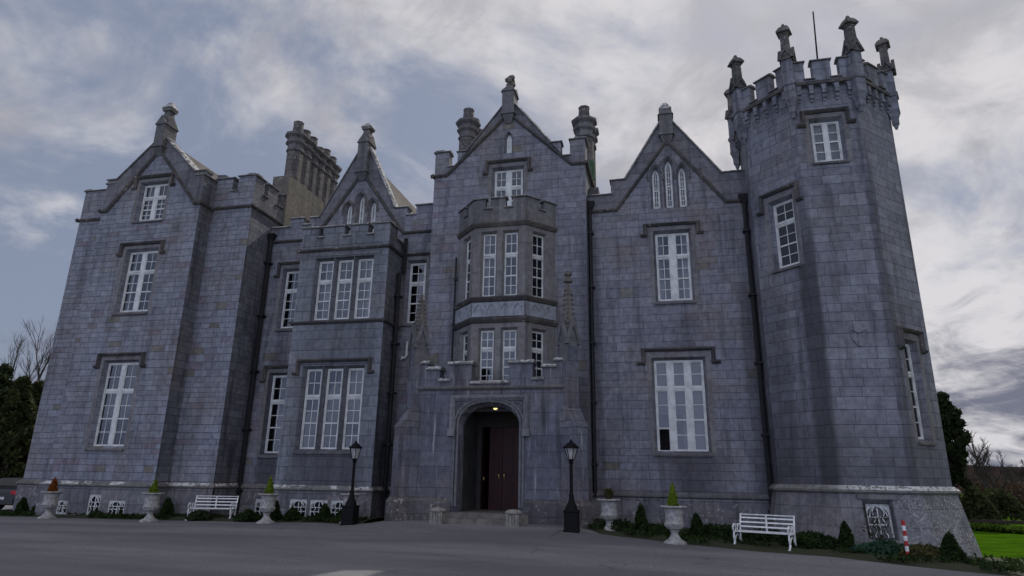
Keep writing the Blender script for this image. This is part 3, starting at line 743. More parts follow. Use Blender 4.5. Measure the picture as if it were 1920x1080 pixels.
# ---- centre block
cc = -6.0
zsC = 13.97
apC = FC.px(955, 193)[1]; apCs = FC.px(955, 213)[1]
mL = FC.px(828, 285)[1]; mR = FC.px(1084, 263)[1]; mC = (mL+mR)/2
wtop = pxr(FC, (925.5, 318), (977, 396)); cwt = (wtop[0]+wtop[1])/2
niche = lancet(cc-.19, cc+.19, FC.px(954, 287)[1], FC.px(954, 246)[1])
oc_h = rect(cc-1.7, cc+1.7, 4.6, 10.6)
outer = [(XC0, BASE), (XC1, BASE), (XC1, mC), (XC1-.62, mC), (XC1-.62, mC-.72), (XC1-1.0, mC-.72), (XC1-1.0, mC-.05), (XC1-1.42, mC-.05),
         (cc+.16, apC), (cc-.16, apC), (XC0+1.42, mC-.05), (XC0+1.0, mC-.05), (XC0+1.0, mC-.72), (XC0+.62, mC-.72), (XC0+.62, mC), (XC0, mC)]
o = put_wall('gable_wall', 'ashlar_main', FC, outer, [hole(cc-(wtop[1]-wtop[0])/2, cc+(wtop[1]-wtop[0])/2, wtop[2], wtop[3]), niche, rect(cc-1.2, cc+1.2, -.4, 4.3)],
         strings=[[(XC0-.15, zsC), (XC0+.55, zsC), (cc, apCs), (XC1-.55, zsC), (XC1+.15, zsC)]], label='tall gabled centre block above the porch')
band(FC, o, [(XC0+.003, zsC), (XC0+.55, zsC), (cc, apCs), (XC1-.55, zsC), (XC1-.003, zsC)], [(XC0+.003, mC-.72), (XC0+1.0, mC-.72), (XC0+1.42, mC-.05), (cc-.16, apC), (cc+.16, apC), (XC1-1.42, mC-.05), (XC1-1.0, mC-.72), (XC1-.003, mC-.72)])
q = (cc-(wtop[1]-wtop[0])/2, cc+(wtop[1]-wtop[0])/2, wtop[2], wtop[3])
wv = glazing(FC, *q, .2, lights=2, mull=.2, transom=.4, rows=(2, 2))
hood(FC, q[0]-.3, q[1]+.3, q[3]+.33, wv, .5, .16)
nm = MB(); nm.prism(FC, inset(niche, .08), .17, .3); nm.build('niche', 'white_paint', castle, 'narrow pale slit niche below the finial')
finial(cc, YC-.02, FC.px(952, 232)[1], 0, FC.px(954, 171)[1], FC.px(955, 161)[1], FC.px(957, 138)[1], .52, cap='knob')
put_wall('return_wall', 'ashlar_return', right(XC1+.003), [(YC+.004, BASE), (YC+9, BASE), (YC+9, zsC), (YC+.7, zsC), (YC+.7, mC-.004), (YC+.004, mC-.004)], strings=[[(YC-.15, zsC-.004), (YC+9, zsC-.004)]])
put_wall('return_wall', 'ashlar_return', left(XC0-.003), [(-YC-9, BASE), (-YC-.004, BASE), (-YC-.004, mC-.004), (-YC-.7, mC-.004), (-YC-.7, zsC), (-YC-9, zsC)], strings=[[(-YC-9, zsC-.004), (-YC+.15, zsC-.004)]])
gable_roof(cc, YC+.45, YC+9, apC-.5, zsC, 3.0)

# ---- oriel over the porch
YO = 22.83; of, ow = 1.03, 2.0
pA, pB_, pC_, pD = Vector((cc-ow, YC)), Vector((cc-of, YO)), Vector((cc+of, YO)), Vector((cc+ow, YC))
FO = [Fr((a.x, a.y, 0), (b_-a).to_3d()) for a, b_ in ((pA, pB_), (pB_, pC_), (pC_, pD))]
LO = [(pB_-pA).length, (pC_-pB_).length, (pD-pC_).length]
Fo = FO[1]
z_top = Fo.px(945, 419)[1]; z_mid1 = Fo.px(940, 559)[1]; z_mid0 = Fo.px(940, 599)[1]; z_low = 3.9
fu = [pxr(Fo, (903.5, 437), (929, 556)), pxr(Fo, (946, 434), (974, 555))]
fl = [pxr(Fo, (896, 618), (923.4, 722)), pxr(Fo, (941, 616), (972, 721))]
wf = .58; ctr = LO[1]/2
def two(ws): z0_ = (ws[0][2]+ws[1][2])/2; z1_ = (ws[0][3]+ws[1][3])/2; return [(ctr-.11-wf-.0, ctr-.11-0, z0_, z1_), (ctr+.15, ctr+.15+wf, z0_, z1_)]
fu = [(ctr-.14-wf, ctr-.14, fu[0][2], fu[0][3]), (ctr+.14, ctr+.14+wf, fu[0][2], fu[0][3])]
fl = [(ctr-.14-wf, ctr-.14, fl[0][2], fl[0][3]), (ctr+.14, ctr+.14+wf, fl[0][2], fl[0][3])]
sl_ = LO[2]; sw = .62
pz = Fo.px(945, 372)[1]; pcz = Fo.px(945, 391)[1]
for k, F in enumerate(FO):
    if k == 1: hs = fu+fl; n = LO[1]
    else:
        n = LO[k]; c = n*.47 if k == 2 else n*.53
        hs = [(c-sw/2, c+sw/2, fu[0][2], fu[0][3]), (c-sw/2, c+sw/2, fl[0][2], fl[0][3])]
    e = .0
    o = put_wall('oriel_wall', 'mullion', F, rect(0, n, z_low, z_top), [rect(a-.04, b_+.04, c_-.03, d_+.05) for a, b_, c_, d_ in hs], t=.25, rev=.16, cop=False)
    for i, q in enumerate(hs):
        glazing(F, *q, .14, lights=1, transom=.35, sill=False, depth=.7, rows=(2, 4), curtain=[(.03, .4)] if i == 0 and k == 1 else None)
pl = [tuple(p) for p in (pA, pB_, pC_, pD)]
for z_ in (z_mid1, z_mid0, z_top):
    sm = MB(); sm.plan(pl, z_, [(0, -.12), (.05, -.11), (.12, -.02), (.14, .02), (.14, .05), (0, .10)]); sm.build('string_course', 'hood_stone', castle, 'moulded band around the oriel')
# panel band with blind pointed arches
pm = MB(); bz0, bz1 = z_mid0+.12, z_mid1-.16
for k, F in enumerate(FO):
    n = LO[k]; cnt = 4 if k == 1 else 2
    hs = []
    for i in range(cnt):
        c = n*(i+.5)/cnt if k == 1 else n*(.30+.42*i); hw = .19
        h = lancet(c-hw, c+hw, bz0+.05, bz1-.06); hs.append(h)
    pm.fbox(F, .02, n-.02, bz0, bz1, -.012, -.002)
    wall(pm, F.off(.05), rect(0.02, n-.02, bz0, bz1), hs, t=.05, rev=.045, splay=.03, back=False)
pm.build('arcade_panel', 'panel', castle, 'pale band of blind pointed arches round the oriel')
# oriel parapet
for k, F in enumerate(FO):
    n = LO[k]
    ms = {0: [(0, .42), (.66, n)], 1: [(0, .42), (.68, 1.25), (1.52, n)], 2: [(0, .62), (.88, n)]}[k]
    if k == 0: ms = [(0, n-.88), (n-.62, n)]
    o_ = [(0, z_top+.05), (n, z_top+.05)]
    for i, (a, b_) in enumerate(reversed(ms)):
        o_ += [(b_, pz), (a, pz)]
        if i < len(ms)-1: o_ += [(a, pcz), (list(reversed(ms))[i+1][1], pcz)]
    put_wall('oriel_parapet', 'trim', F.off(.03), o_, t=.22)

# ---- porch
PX0, PX1 = cc-2.9, cc+2.9
zP = FP.px(920, 727)[1]
def tudor(hw, z0_, zsp, zap, n=10):
    o_ = [(cc-hw, z0_), (cc+hw, z0_)]
    q = []
    for i in range(n+1):
        a = i/n; x = hw*(1-a); 
        # small haunch then a flatter rise
        z = zsp+(zap-zsp)*(1-(1-a)**2.4)**.62 if a > 0 else zsp
        q.append((x, z))
    o_ += [(cc+x, z) for x, z in q]
    o_ += [(cc-x, z) for x, z in reversed(q[:-1])]
    return o_
hwD = 1.03
zfl = .47
zsp = FP.px(974, 787)[1]; zap = FP.px(921, 757)[1]
door_hole = tudor(hwD+.02, BASE+.1, zsp, zap)
pcr = FP.px(830, 714)[1]
def pz_(x, y): return FP.px(x, y)[1]
m1, m2, m3 = pz_(782, 683), pz_(808, 694), pz_(858, 684)
g1 = pz_(825, 716)
ux = lambda x, y: FP.px(x, y)[0]
s1 = 0.58; s2 = 1.03; s3 = 1.38; s4 = 2.22     # distances from the corner
outer = [(PX0, BASE), (PX1, BASE), (PX1, m1), (PX1-s1, m1), (PX1-s1, m2), (PX1-s2, m2), (PX1-s2, g1), (PX1-s3, g1), (PX1-s3, m3), (PX1-s4, m3), (PX1-s4, zP+.13),
         (PX0+s4, zP+.13), (PX0+s4, m3), (PX0+s3, m3), (PX0+s3, g1), (PX0+s2, g1), (PX0+s2, m2), (PX0+s1, m2), (PX0+s1, m1), (PX0, m1)]
mb = MB(); wall(mb, FP, outer, [tudor(hwD+.2, BASE+.1, zsp, zap+.14)], t=.5, rev=.3, splay=.2)
porch = mb.build('porch_wall', 'ashlar_porch', castle, 'stained crenellated porch with a pointed doorway')
sm = MB(); sm.sweep(FP, [(PX0, zP), (PX1, zP)], STR); sm.build('string_course', 'trim', porch)
copings(outer, FP, porch, .5, .11)
for s in (-1, 1):
    F = right(PX1+.003) if s > 0 else left(PX0-.003)
    a, b_ = (YP+.004, YC) if s > 0 else (-YC, -YP-.004)
    mb = MB(); wall(mb, F, rect(a, b_, BASE, m2)); mb.build('porch_wall', 'ashlar_porch', castle)
mb = MB(); mb.box(PX0+.05, PX1-.05, YP+.3, YC, zP-.1, zP); mb.build('porch_roof', 'lead', castle)
# arch mouldings (nested orders) and spandrel label
am = MB()
for e, o_ in ((.24, .05), (.13, .03)):
    arc = tudor(hwD+e-.04, zfl+.2, zsp, zap+e*.7)
    arc = arc[1:] + arc[:1]
    am.sweep(FP, arc, [(0, -.03), (o_, -.03), (o_+.03, 0), (o_, .04), (0, .05)])
zl = FP.px(918, 746)[1]; hl_ = ux(987, 760)-cc
am.sweep(FP, list(reversed([(cc+hl_+.0, FP.px(987, 806)[1]), (cc+hl_, zl), (cc-hl_, zl), (cc-hl_, FP.px(848, 806)[1])])), [(0, -.1), (.06, -.1), (.14, 0), (.14, .06), (0, .12)])
for s in (-1, 1):
    am.fbox(FP, cc+s*hl_-.13, cc+s*hl_+.13, FP.px(987, 809)[1]-.16, FP.px(987, 806)[1]+.02, -.16, 0)
    c = Vector((cc+s*(hl_-.32), zl-.36))                   # spandrel roundels
    am.sweep(FP, [(c.x+.19*math.cos(a*math.pi/6), c.y+.19*math.sin(a*math.pi/6)) for a in range(13)], [(0, -.02), (.05, 0), (0, .03)])
am.build('arch_moulding', 'arch_stone', porch)
# vestibule
YD = 24.25
vm = MB()
x0, x1 = cc-hwD-.02, cc+hwD+.02; zt = front(YP+1.1).px(931, 769)[1]+.06
vm.add([(x0, YP+.5, -.1), (x0, YD, -.1), (x0, YD, zt), (x0, YP+.5, zt)], [(0, 1, 2, 3)])
vm.add([(x1, YP+.5, -.1), (x1, YD, -.1), (x1, YD, zt), (x1, YP+.5, zt)], [(3, 2, 1, 0)])
vm.add([(x0, YP+.5, zt), (x1, YP+.5, zt), (x1, YD, zt), (x0, YD, zt)], [(0, 1, 2, 3)])
hb = MB(); hb.add([(x0, YD+.1, -.1), (x1, YD+.1, -.1), (x1, YD+.1, zt), (x0, YD+.1, zt), (x0, YD+2, -.1), (x1, YD+2, -.1), (x1, YD+2, zt), (x0, YD+2, zt)], [(4, 5, 6, 7), (0, 4, 7, 3), (1, 2, 6, 5), (3, 7, 6, 2), (0, 1, 5, 4)]); hb.build('hall', 'room_dark', porch)
vm.build('vestibule', 'porch_plaster', porch)
fm = MB(); fm.box(x0-.4, x1+.4, YP-.15, YD+.3, -.5, zfl); fm.build('floor_slab', 'step_stone', porch)
fm = MB(); fm.box(cc-1.45, cc+1.0, YP-.75, YP-.153, -.5, zfl-.14); fm.build('step', 'step_stone', castle)
zd = front(YD).px(935, 801)[1]
for s in (-1, 1):
    dm = MB(); a, b_ = (cc-.58, cc-.088) if s < 0 else (cc-.072, cc+.88)
    Fd = front(YD)
    dm.fbox(Fd, a, b_, zfl+.005, zd, 0, .07)
    pw = (b_-a-.30)/2
    for i in range(2):
        p0 = a+.1+i*(pw+.1)
        for (za_, zb_) in ((zfl+.18, zfl+1.0), (zfl+1.15, zd-.15)):
            dm.fbox(Fd, p0, p0+pw, za_, zb_, -.02, 0); dm.fbox(Fd, p0+.05, p0+pw-.05, za_+.06, zb_-.06, -.035, -.018)
    dr = dm.build('door', 'red_door', castle)
    hm = MB(); hm.lathe([(.015, -.05), (.035, -.03), (.035, .03), (.015, .05)], 10, (cc-.08+s*.1, YD-.07, zfl+1.22)); hm.lathe([(.02, -.09), (.03, .09)], 8, (cc-.08+s*.1, YD-.045, zfl+1.18)); hm.build('door_handle', 'brass', dr)
dm = MB(); Fl = Fr((cc-.875, YD+.06, 0), (.10, 1, 0)); dm.fbox(Fl, .02, .30, zfl+.005, zd, 0, .05); dr = dm.build('door', 'red_door', castle, 'narrow leaf standing open into the dark hall')
hm = MB(); hm.lathe([(.02, -.06), (.03, .06)], 8, (cc-.80, YD+.05, zfl+1.1)); hm.build('door_handle', 'brass', dr)
dm = MB()
for a, b_ in ((x0+.003, cc-.885), (cc+.885, x1-.003)): dm.box(a, b_, YD-.06, YD+.1, zfl+.004, zt-.01)
dm.box(cc-.885, cc+.885, YD-.06, YD+.1, zd+.004, zt-.01); dm.build('door_frame', 'room_dark', castle)
lm = MB(); F = front(YP+1.1); q = F.px(931, 770)
lm.lathe([(.03, -.09), (.17, -.07), (.19, -.03), (.19, 0)], 14, (q[0], YP+1.1, zt-.004)); lm.build('ceiling_light', 'lamp_glow', castle, 'lit yellow ceiling light inside the porch')
# diagonal corner buttresses with crocketed pinnacles
def spire(x, y, zb, z0_, z1_, w_, knob):
    pm = MB(); h = w_/2
    pm.lathe([(h*1.35, zb), (h*1.35, z0_)], 4, (x, y, 0), 0)
    pn = pm.build('pinnacle', 'trim', castle)
    gm = MB(); ht = (z1_-z0_)
    for k in range(4):                                    # gablets
        a = math.pi/4+k*math.pi/2; F = Fr((x+math.cos(a)*h*1.0, y+math.sin(a)*h*1.0, 0), (-math.sin(a), math.cos(a), 0))
        gm.prism(F, [(-h*1.25, z0_-.25), (-h*.9, z0_-.25), (0, z0_+.42), (h*.9, z0_-.25), (h*1.25, z0_-.25), (0, z0_+.72)], -.06, .08)
        gm.prism(F, [(-h*1.0, z0_-.1), (h*1.0, z0_-.1), (0, z0_+.5)], .0, .12)
    gm.build('gablet', 'trim', pn)
    sm_ = MB(); sm_.lathe([(h*.85, z0_+.1), (h*.25, z1_)], 4, (x, y, 0), 0)
    for e in range(4):
        a = e*math.pi/2
        for k in range(9):
            f_ = .14+.8*k/9; r_ = h*(.85-.6*f_)+.03; z = z0_+.1+(z1_-z0_-.1)*f_
            sm_.lathe([(.012, -.06), (.05, -.02), (.035, .04), (.01, .05)], 5, (x+math.cos(a)*r_, y+math.sin(a)*r_, z))
    sm_.build('spire', 'spire_stone', pn)
    if knob:
        km = MB(); km.lathe([(.08, 0), (.17, .04), (.17, .1), (.07, .14), (.07, .24), (.15, .3), (.14, .42), (.05, .46)], 8, (x, y, z1_-.02)); km.build('knob', 'yellow_stone', pn)
for s in (-1, 1):
    x, y = (PX0-.12, YP-.12) if s < 0 else (PX1+.12, YP-.12)
    F45 = Fr((x, y, 0), (1, s*1.0, 0))                     # faces outward on the diagonal
    bm = MB()
    zw = FP.px(1098, 770)[1]; zg = FP.px(1083, 632)[1]
    bm.fbox(F45, -.27, .27, BASE, zw-.55, -.28, .7)
    wm_ = MB(); wm_.hexa([F45.P(-.29, zw-.548, -.31), F45.P(.29, zw-.548, -.31), F45.P(.29, zw-.548, .7), F45.P(-.29, zw-.548, .7), F45.P(-.29, zw+.15, .16), F45.P(.29, zw+.15, .16), F45.P(.29, zw+.15, .7), F45.P(-.29, zw+.15, .7)])
    bm.fbox(F45, -.24, .24, zw+.1, zg-.3, .1, .68)
    pm_ = MB(); pm_.fbox(F45, -.36, .36, BASE, .80, -.4, .6)
    pm_.hexa([F45.P(-.36, .802, -.4), F45.P(.36, .802, -.4), F45.P(.36, .802, .6), F45.P(-.36, .802, .6), F45.P(-.28, .96, -.29), F45.P(.28, .96, -.29), F45.P(.28, .96, .6), F45.P(-.28, .96, .6)])
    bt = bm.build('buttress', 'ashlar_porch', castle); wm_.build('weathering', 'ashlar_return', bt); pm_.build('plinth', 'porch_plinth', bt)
    pc = F45.P(0, 0, .36)
    spire(pc.x, pc.y, zg-.9, zg, FP.px(1082, 527)[1] if s > 0 else FP.px(775, 551)[1], .52, s > 0)
# porch plinth
for a, b_ in ((PX0+.3, cc-hwD-.22), (cc+hwD+.22, PX1-.3)):
    mb = MB(); mb.plan([(a, YP), (b_, YP)], .94, [(0, -1.6), (.1, -1.6), (.1, -.12), (.02, 0), (0, 0)])
    mb.build('plinth', 'porch_plinth', castle)

# ---- right hand gabled section
XT = 3.41
cg = F = None
gc = .52; zsR = 12.05
apR = FM.px(1248, 224)[1]; apRs = FM.px(1250, 264)[1]
mzr = FM.px(1152, 339)[1]; czr = FM.px(1126, 367)[1]; mzr2 = FM.px(1357, 324)[1]
wu = pxr(FM, (1228, 437), (1299, 561)); wd = pxr(FM, (1225.5, 675), (1330, 848))
lr = []
for (tl, br_) in (((1221, 315), (1239, 387)), ((1245.5, 299), (1263, 385)), ((1271, 311), (1288.5, 383))):
    a = pxr(FM, tl, br_); c = (a[0]+a[1])/2; lr.append(lancet(c-.225, c+.225, 12.0+.0*a[2], a[3]+.08))
lr = [[(u, v) for u, v in h] for h in lr]
zl0 = FM.px(1255, 386)[1]
lr = [[(u, (zl0-.08) if v == 12.0 else v) for u, v in h] for h in lr]
outer = [(XC1, BASE), (XT+.1, BASE), (XT+.1, mzr2), (gc+2.0, mzr2), (gc+.14, apR), (gc-.14, apR), (gc-1.72, mzr), (gc-2.32, mzr), (gc-2.32, czr), (XC1, czr)]
o = put_wall('gable_wall', 'ashlar_main', FM, outer, [hole(*wu), hole(*wd)]+lr, strings=[[(XC1, zsR), (gc-2.12, zsR), (gc, apRs), (gc+2.12, zsR), (XT, zsR)]], label='gabled wall between the centre block and the tower')
band(FM, o, [(XC1+.003, zsR), (gc-2.12, zsR), (gc, apRs), (gc+2.12, zsR), (XT-.003, zsR)], [(XC1+.003, czr), (gc-2.32, czr), (gc-1.72, mzr), (gc-.14, apR), (gc+.14, apR), (gc+2.0, mzr2), (XT-.003, mzr2)])
for hl in lr: lancet_window(FM, hl)
wv = glazing(FM, *wu, .2, lights=2, mull=.23, transom=.34, curtain=[(.03, .18), (.76, .97)]); hood(FM, wu[0]-.36, wu[1]+.36, wu[3]+.33, wv, .42, .2)
wv = glazing(FM, *wd, .2, lights=3, mull=.2, transom=.31, cols=1, rows=(2, 4), open_low=True); hood(FM, wd[0]-.36, wd[1]+.36, wd[3]+.38, wv, .5, .25)
bm = MB()
bm.add([FM.P(wd[0]+.3, wd[2]+1.3, .36), FM.P(wd[1]-.02, wd[2]+.1, .36), FM.P(wd[1]-.02, wd[3]-.05, .36), FM.P(wd[0]+.02, wd[3]-.05, .36), FM.P(wd[0]+.02, wd[2]+1.3, .36)], [(0, 1, 2, 3, 4)])
bm.v = []; bm.f = []
bm.fbox(FM, wd[0]+.05, wd[1]-.05, wd[2]+1.35, wd[3]-.05, .42, .43); bm.fbox(FM, wd[0]+.95, wd[1]-.05, wd[2]+.1, wd[2]+1.349, .42, .43)
bm.build('blind', 'blind', wv)
finial(gc, Y0-.02, FM.px(1250, 272)[1], 0, FM.px(1248, 214)[1], FM.px(1248, 212)[1], FM.px(1247, 190)[1], .52)
gable_roof(gc, Y0+.45, Y0+9, 15.7, 12.2, 2.2)
cm = MB(); cm.box(XC1+.02, XC1+.42, Y0+.35, Y0+1.2, 12.0, FM.px(1108, 345)[1]); cm.build('pier', 'chimney_stone', castle)

# ---- octagonal tower
YT = 21.9; w8 = 2.07; q8 = w8/math.sqrt(2)
TX = 4.87
oct_ = [(TX, YT), (TX+w8, YT), (TX+w8+q8, YT+q8), (TX+w8+q8, YT+q8+w8), (TX+w8, YT+2*q8+w8), (TX, YT+2*q8+w8), (TX-q8, YT+q8+w8), (TX-q8, YT+q8)]
tcx, tcy = TX+w8/2, YT+w8/2+q8
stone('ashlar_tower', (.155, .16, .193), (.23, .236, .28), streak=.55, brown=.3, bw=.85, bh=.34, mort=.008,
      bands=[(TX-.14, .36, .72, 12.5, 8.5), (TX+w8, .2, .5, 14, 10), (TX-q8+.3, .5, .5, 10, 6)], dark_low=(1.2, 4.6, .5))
stone('ashlar_batter', (.15, .15, .165), (.21, .21, .225), bw=1.1, bh=.5, streak=.6, brown=.45, speck=.5, mort=.006, speck_cov=(.51, .57, .36, .56), speck_x=(4.5, 8.2), speck_s=17)
zw0, zw1 = 1.48, front(YT).px(1550, 158)[1]          # plinth top, parapet base
zcb = front(YT).px(1550, 190)[1]
zmt = front(YT-.2).px(1540, 112)[1]; zct = front(YT-.2).px(1540, 146)[1]
def face(k):
    a = Vector(oct_[k]); b_ = Vector(oct_[(k+1) % 8]); return Fr((a.x, a.y, 0), (b_-a).to_3d())
T0, T1, T7 = face(0), face(1), face(7)
wfr = pxr(T0, (1521, 226.6), (1585, 297)); wlf = pxr(T7, (1443, 384), (1495, 492)); wrt = pxr(T1, (1696, 640), (1746, 826))
tw = {0: [wfr], 7: [wlf], 1: [wrt]}
mb = MB()
for k in range(8): wall(mb, face(k), rect(0, w8, BASE, zw1), [hole(*q) for q in tw.get(k, [])], t=.3, back=False)
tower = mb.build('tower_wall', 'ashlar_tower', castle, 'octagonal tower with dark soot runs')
wv = glazing(T0, *wfr, .2, lights=2, mull=.12, transom=0, cols=1, rows=(1, 4), curtain=[(.05, .4), (.6, .95)]); hood(T0, wfr[0]-.26, wfr[1]+.26, wfr[3]+.32, wv, .5, .22)
wv = glazing(T7, *wlf, .2, lights=1, transom=.32, cols=2, rows=(2, 4)); hood(T7, wlf[0]-.3, wlf[1]+.3, wlf[3]+.38, wv, .6, .2)
wv = glazing(T1, *wrt, .2, lights=1, transom=.32, cols=2, rows=(2, 4), curtain=[(.03, .35)]); hood(T1, wrt[0]-.28, wrt[1]+.28, wrt[3]+.38, wv, .6, .16)
# shield carved on the front face
a = T0.px(1594, 618); b_ = T0.px(1625, 618); c = T0.px(1610, 650); sh = MB(); mx_ = (a[0]+b_[0])/2; hw = (b_[0]-a[0])/2
pts = [(mx_, c[1])]+[(mx_+hw*math.sin(math.pi/2*k/6), c[1]+(a[1]-c[1])*.7*(1-math.cos(math.pi/2*k/6))**.62) for k in range(1, 7)]+[(mx_+hw, a[1]), (mx_+hw*.55, a[1]-.03), (mx_, a[1]-.13), (mx_-hw*.55, a[1]-.03), (mx_-hw, a[1])]+[(mx_-hw*math.sin(math.pi/2*k/6), c[1]+(a[1]-c[1])*.7*(1-math.cos(math.pi/2*k/6))**.62) for k in range(6, 0, -1)]+[(mx_, c[1])]
sh.sweep(T0, pts, [(0, -.015), (.035, -.01), (.035, .015), (0, .02)]); sh.build('shield', 'ashlar_tower', castle, 'carved shield outline on the tower')
# battered base: eight sloping faces, a window in the front one
def ring(o_, z): 
    vs = []
    for k in range(8):
        p = Vector(oct_[k]); d = (p-Vector((tcx, tcy))).normalized(); vs.append(Vector((*(p+d*o_/math.cos(math.pi/8)), z)))
    return vs
rt, rb = ring(.09, zw0-.12), ring(.50, -.75)
bmb = MB()
fbase = None
for k in range(8):
    a, b_, c, d_ = rb[k], rb[(k+1) % 8], rt[(k+1) % 8], rt[k]
    if k == 0:
        F = Fr(a, b_-a, ((c+d_)/2-(a+b_)/2)); fbase = F
        def fc(p): q = p-F.O; return q.dot(F.U), q.dot(F.V)
        tl = F.px(1622, 943); br_ = F.px(1683, 1012)
        bw_ = (tl[0], br_[0]-.02, br_[1], tl[1])
        wall(bmb, F, [fc(a), fc(b_), fc(c), fc(d_)], [hole(*bw_)], t=.02, rev=.16, back=False)
    else: bmb.add([a, b_, c, d_], [(0, 1, 2, 3)])
bmb.build('tower_base', 'ashlar_batter', castle, 'battered tower base crusted with white lichen')
sm = MB(); ex = oct_+[oct_[0]]
closed = [oct_[6], oct_[7], *oct_[:5]]
sm.plan(closed, zw0-.02, [(0, -.14), (.12, -.14), (.19, -.08), (.19, -.02), (.04, .10), (0, .10)])
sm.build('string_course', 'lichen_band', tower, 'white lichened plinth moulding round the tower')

def grille(F, u0, u1, v0, v1, d, name='basement_window'):
    """white basement window: arched frame, bars and two wavy wrought iron bars"""
    mb = MB(); b_ = .05; W_ = u1-u0; H = v1-v0
    def bar(a0, a1, c0, c1, e0, e1): mb.fbox(F, a0, a1, c0, c1, d+e0, d+e1)
    bar(u0, u0+b_, v0, v1, 0, .05); bar(u1-b_, u1, v0, v1, 0, .05); bar(u0+b_, u1-b_, v1-b_, v1, .002, .048); bar(u0+b_, u1-b_, v0, v0+b_, .002, .048)
    c = (u0+u1)/2; hw = W_/2-b_
    # spandrels above a low arch
    arcp = [(c+hw*math.cos(math.pi*k/12), v1-b_-.22*H+.2*H*math.sin(math.pi*k/12)) for k in range(13)]
    mb.prism(F, [(c+hw, v1-b_-.005), *[(p[0]*.999+c*.001, p[1]) for p in arcp], (c-hw, v1-b_-.005)], d+.012, d+.04)
    bar(c-.015, c+.015, v0+b_, v1-b_-.03, .016, .036); bar(u0+b_, u1-b_, v0+H*.4, v0+H*.4+.03, .014, .038)
    o_ = mb.build(name, 'white_paint', castle)
    pm = MB(); pm.fbox(F, u0+.02, u1-.02, v0+.02, v1-.02, d+.04, d+.045); pm.build('pane', 'car_glass', o_)
    gm = MB()
    for s in (-1, 1):
        pts = [F.P(c+s*W_*.2+.035*math.sin(k*1.15)*s, v0+.02+(H-.06)*k/16, d-.02) for k in range(17)]
        gm.tube(pts, .014, 5)
    arc2 = [F.P(c+W_*.36*math.cos(math.pi*k/10), v1-.36*H+.28*H*math.sin(math.pi*k/10), d-.02) for k in range(11)]
    gm.tube(arc2, .013, 5)
    gm.tube([F.P(u0+.03, v0+H*.62, d-.02), F.P(u1-.03, v0+H*.62, d-.02)], .011, 5)
    gm.build('grille', 'white_iron', o_)
    return o_
grille(fbase, *bw_, .14)
lm = MB(); lm.fbox(fbase, bw_[0]-.2, bw_[1]+.2, bw_[3]+.1, bw_[3]+.24, -.05, .02); lm.build('lintel', 'trim', castle)
# corbel table, parapet and corner pinnacles
po = .15
def oset(o_): return [tuple((Vector(p)+(Vector(p)-Vector((tcx, tcy))).normalized()*o_/math.cos(math.pi/8))) for p in oct_]
pp = oset(po)
for k in range(8):
    cmb_ = MB(); F = face(k); n = 5
    for i in range(n):
        c = w8*(i+.5)/n
        cmb_.fbox(F, c-.07, c+.07, zcb+.28, zw1-.02, -po-.02, .05); cmb_.fbox(F, c-.06, c+.06, zcb+.14, zcb+.279, -po*.62, .05); cmb_.fbox(F, c-.05, c+.05, zcb+.02, zcb+.139, -po*.3, .05)
        if i < n-1 or True:   # small arches between the corbels
            x0_, x1_ = c+.07, c+w8/n-.07
            arc = [(x0_+(x1_-x0_)*j/6, zw1-.12+.09*math.sin(math.pi*j/6)) for j in range(7)]
            if x1_ < w8: cmb_.prism(F, [*reversed(arc), (x0_, zw1-.02), (x1_, zw1-.02)][::-1], -po+.01, .02)
    cmb_.build('corbel_table', 'ashlar_tower', tower)
for k in range(8):
    a = Vector(pp[k]); b_ = Vector(pp[(k+1) % 8]); F = Fr((a.x, a.y, 0), (b_-a).to_3d()); n = (b_-a).length
    ms = [(0, .52), (.80, n-.80), (n-.52, n)]
    o_ = [(0, zw1-.02), (n, zw1-.02), (n, zmt), (ms[2][0], zmt), (ms[2][0], zct), (ms[1][1], zct), (ms[1][1], zmt), (ms[1][0], zmt), (ms[1][0], zct), (ms[0][1], zct), (ms[0][1], zmt), (0, zmt)]
    pr = put_wall('tower_parapet', 'ashlar_tower', F, o_, t=.3)
    sm = MB(); sm.fbox(F, -.0, n+.0, zw1-.05, zw1+.08, -.06, .02); sm.build('string_course', 'hood_stone', pr)
    # turret pinnacle on each corner
    v = Vector(oct_[k]); d = (v-Vector((tcx, tcy))).normalized(); c = v+d*.13
    ang = math.atan2(d.y, d.x)
    tm = MB()
    tm.lathe([(.05, zcb-.6), (.12, zcb-.42), (.16, zcb-.38), (.17, zcb-.15), (.24, zcb+.02), (.275, zcb+.07), (.275, zcb+.13), (.26, zcb+.15), (.25, zmt+.25)], 4, (c.x, c.y, 0), ang+math.pi/4)
    tm.lathe([(.30, zw1-.03), (.32, zw1+.02), (.32, zw1+.08), (.27, zw1+.14)], 4, (c.x, c.y, 0), ang+math.pi/4)
    pn = tm.build('pinnacle', 'ashlar_tower', castle)
    gm = MB(); zg = zmt+.25
    for j in range(4):
        a2 = ang+j*math.pi/2; F = Fr((c.x+math.cos(a2)*.19, c.y+math.sin(a2)*.19, 0), (-math.sin(a2), math.cos(a2), 0))
        gm.prism(F, [(-.25, zg-.12), (-.2, zg-.12), (0, zg+.22), (.2, zg-.12), (.25, zg-.12), (0, zg+.42)], -.09, .02); gm.prism(F, [(-.2, zg-.12), (.2, zg-.12), (0, zg+.3)], -.03, .19)
    gm.build('gablet', 'chimney_stone', pn)
    um = MB(); um.lathe([(.21, zg+.1), (.18, zg+.95), (.22, zg+.97), (.22, zg+1.03), (.33, zg+1.06), (.33, zg+1.12), (.2, zg+1.3), (.08, zg+1.38), (.06, zg+1.46)], 4, (c.x, c.y, 0), ang+math.pi/4)
    um.build('spirelet', 'chimney_stone', pn)
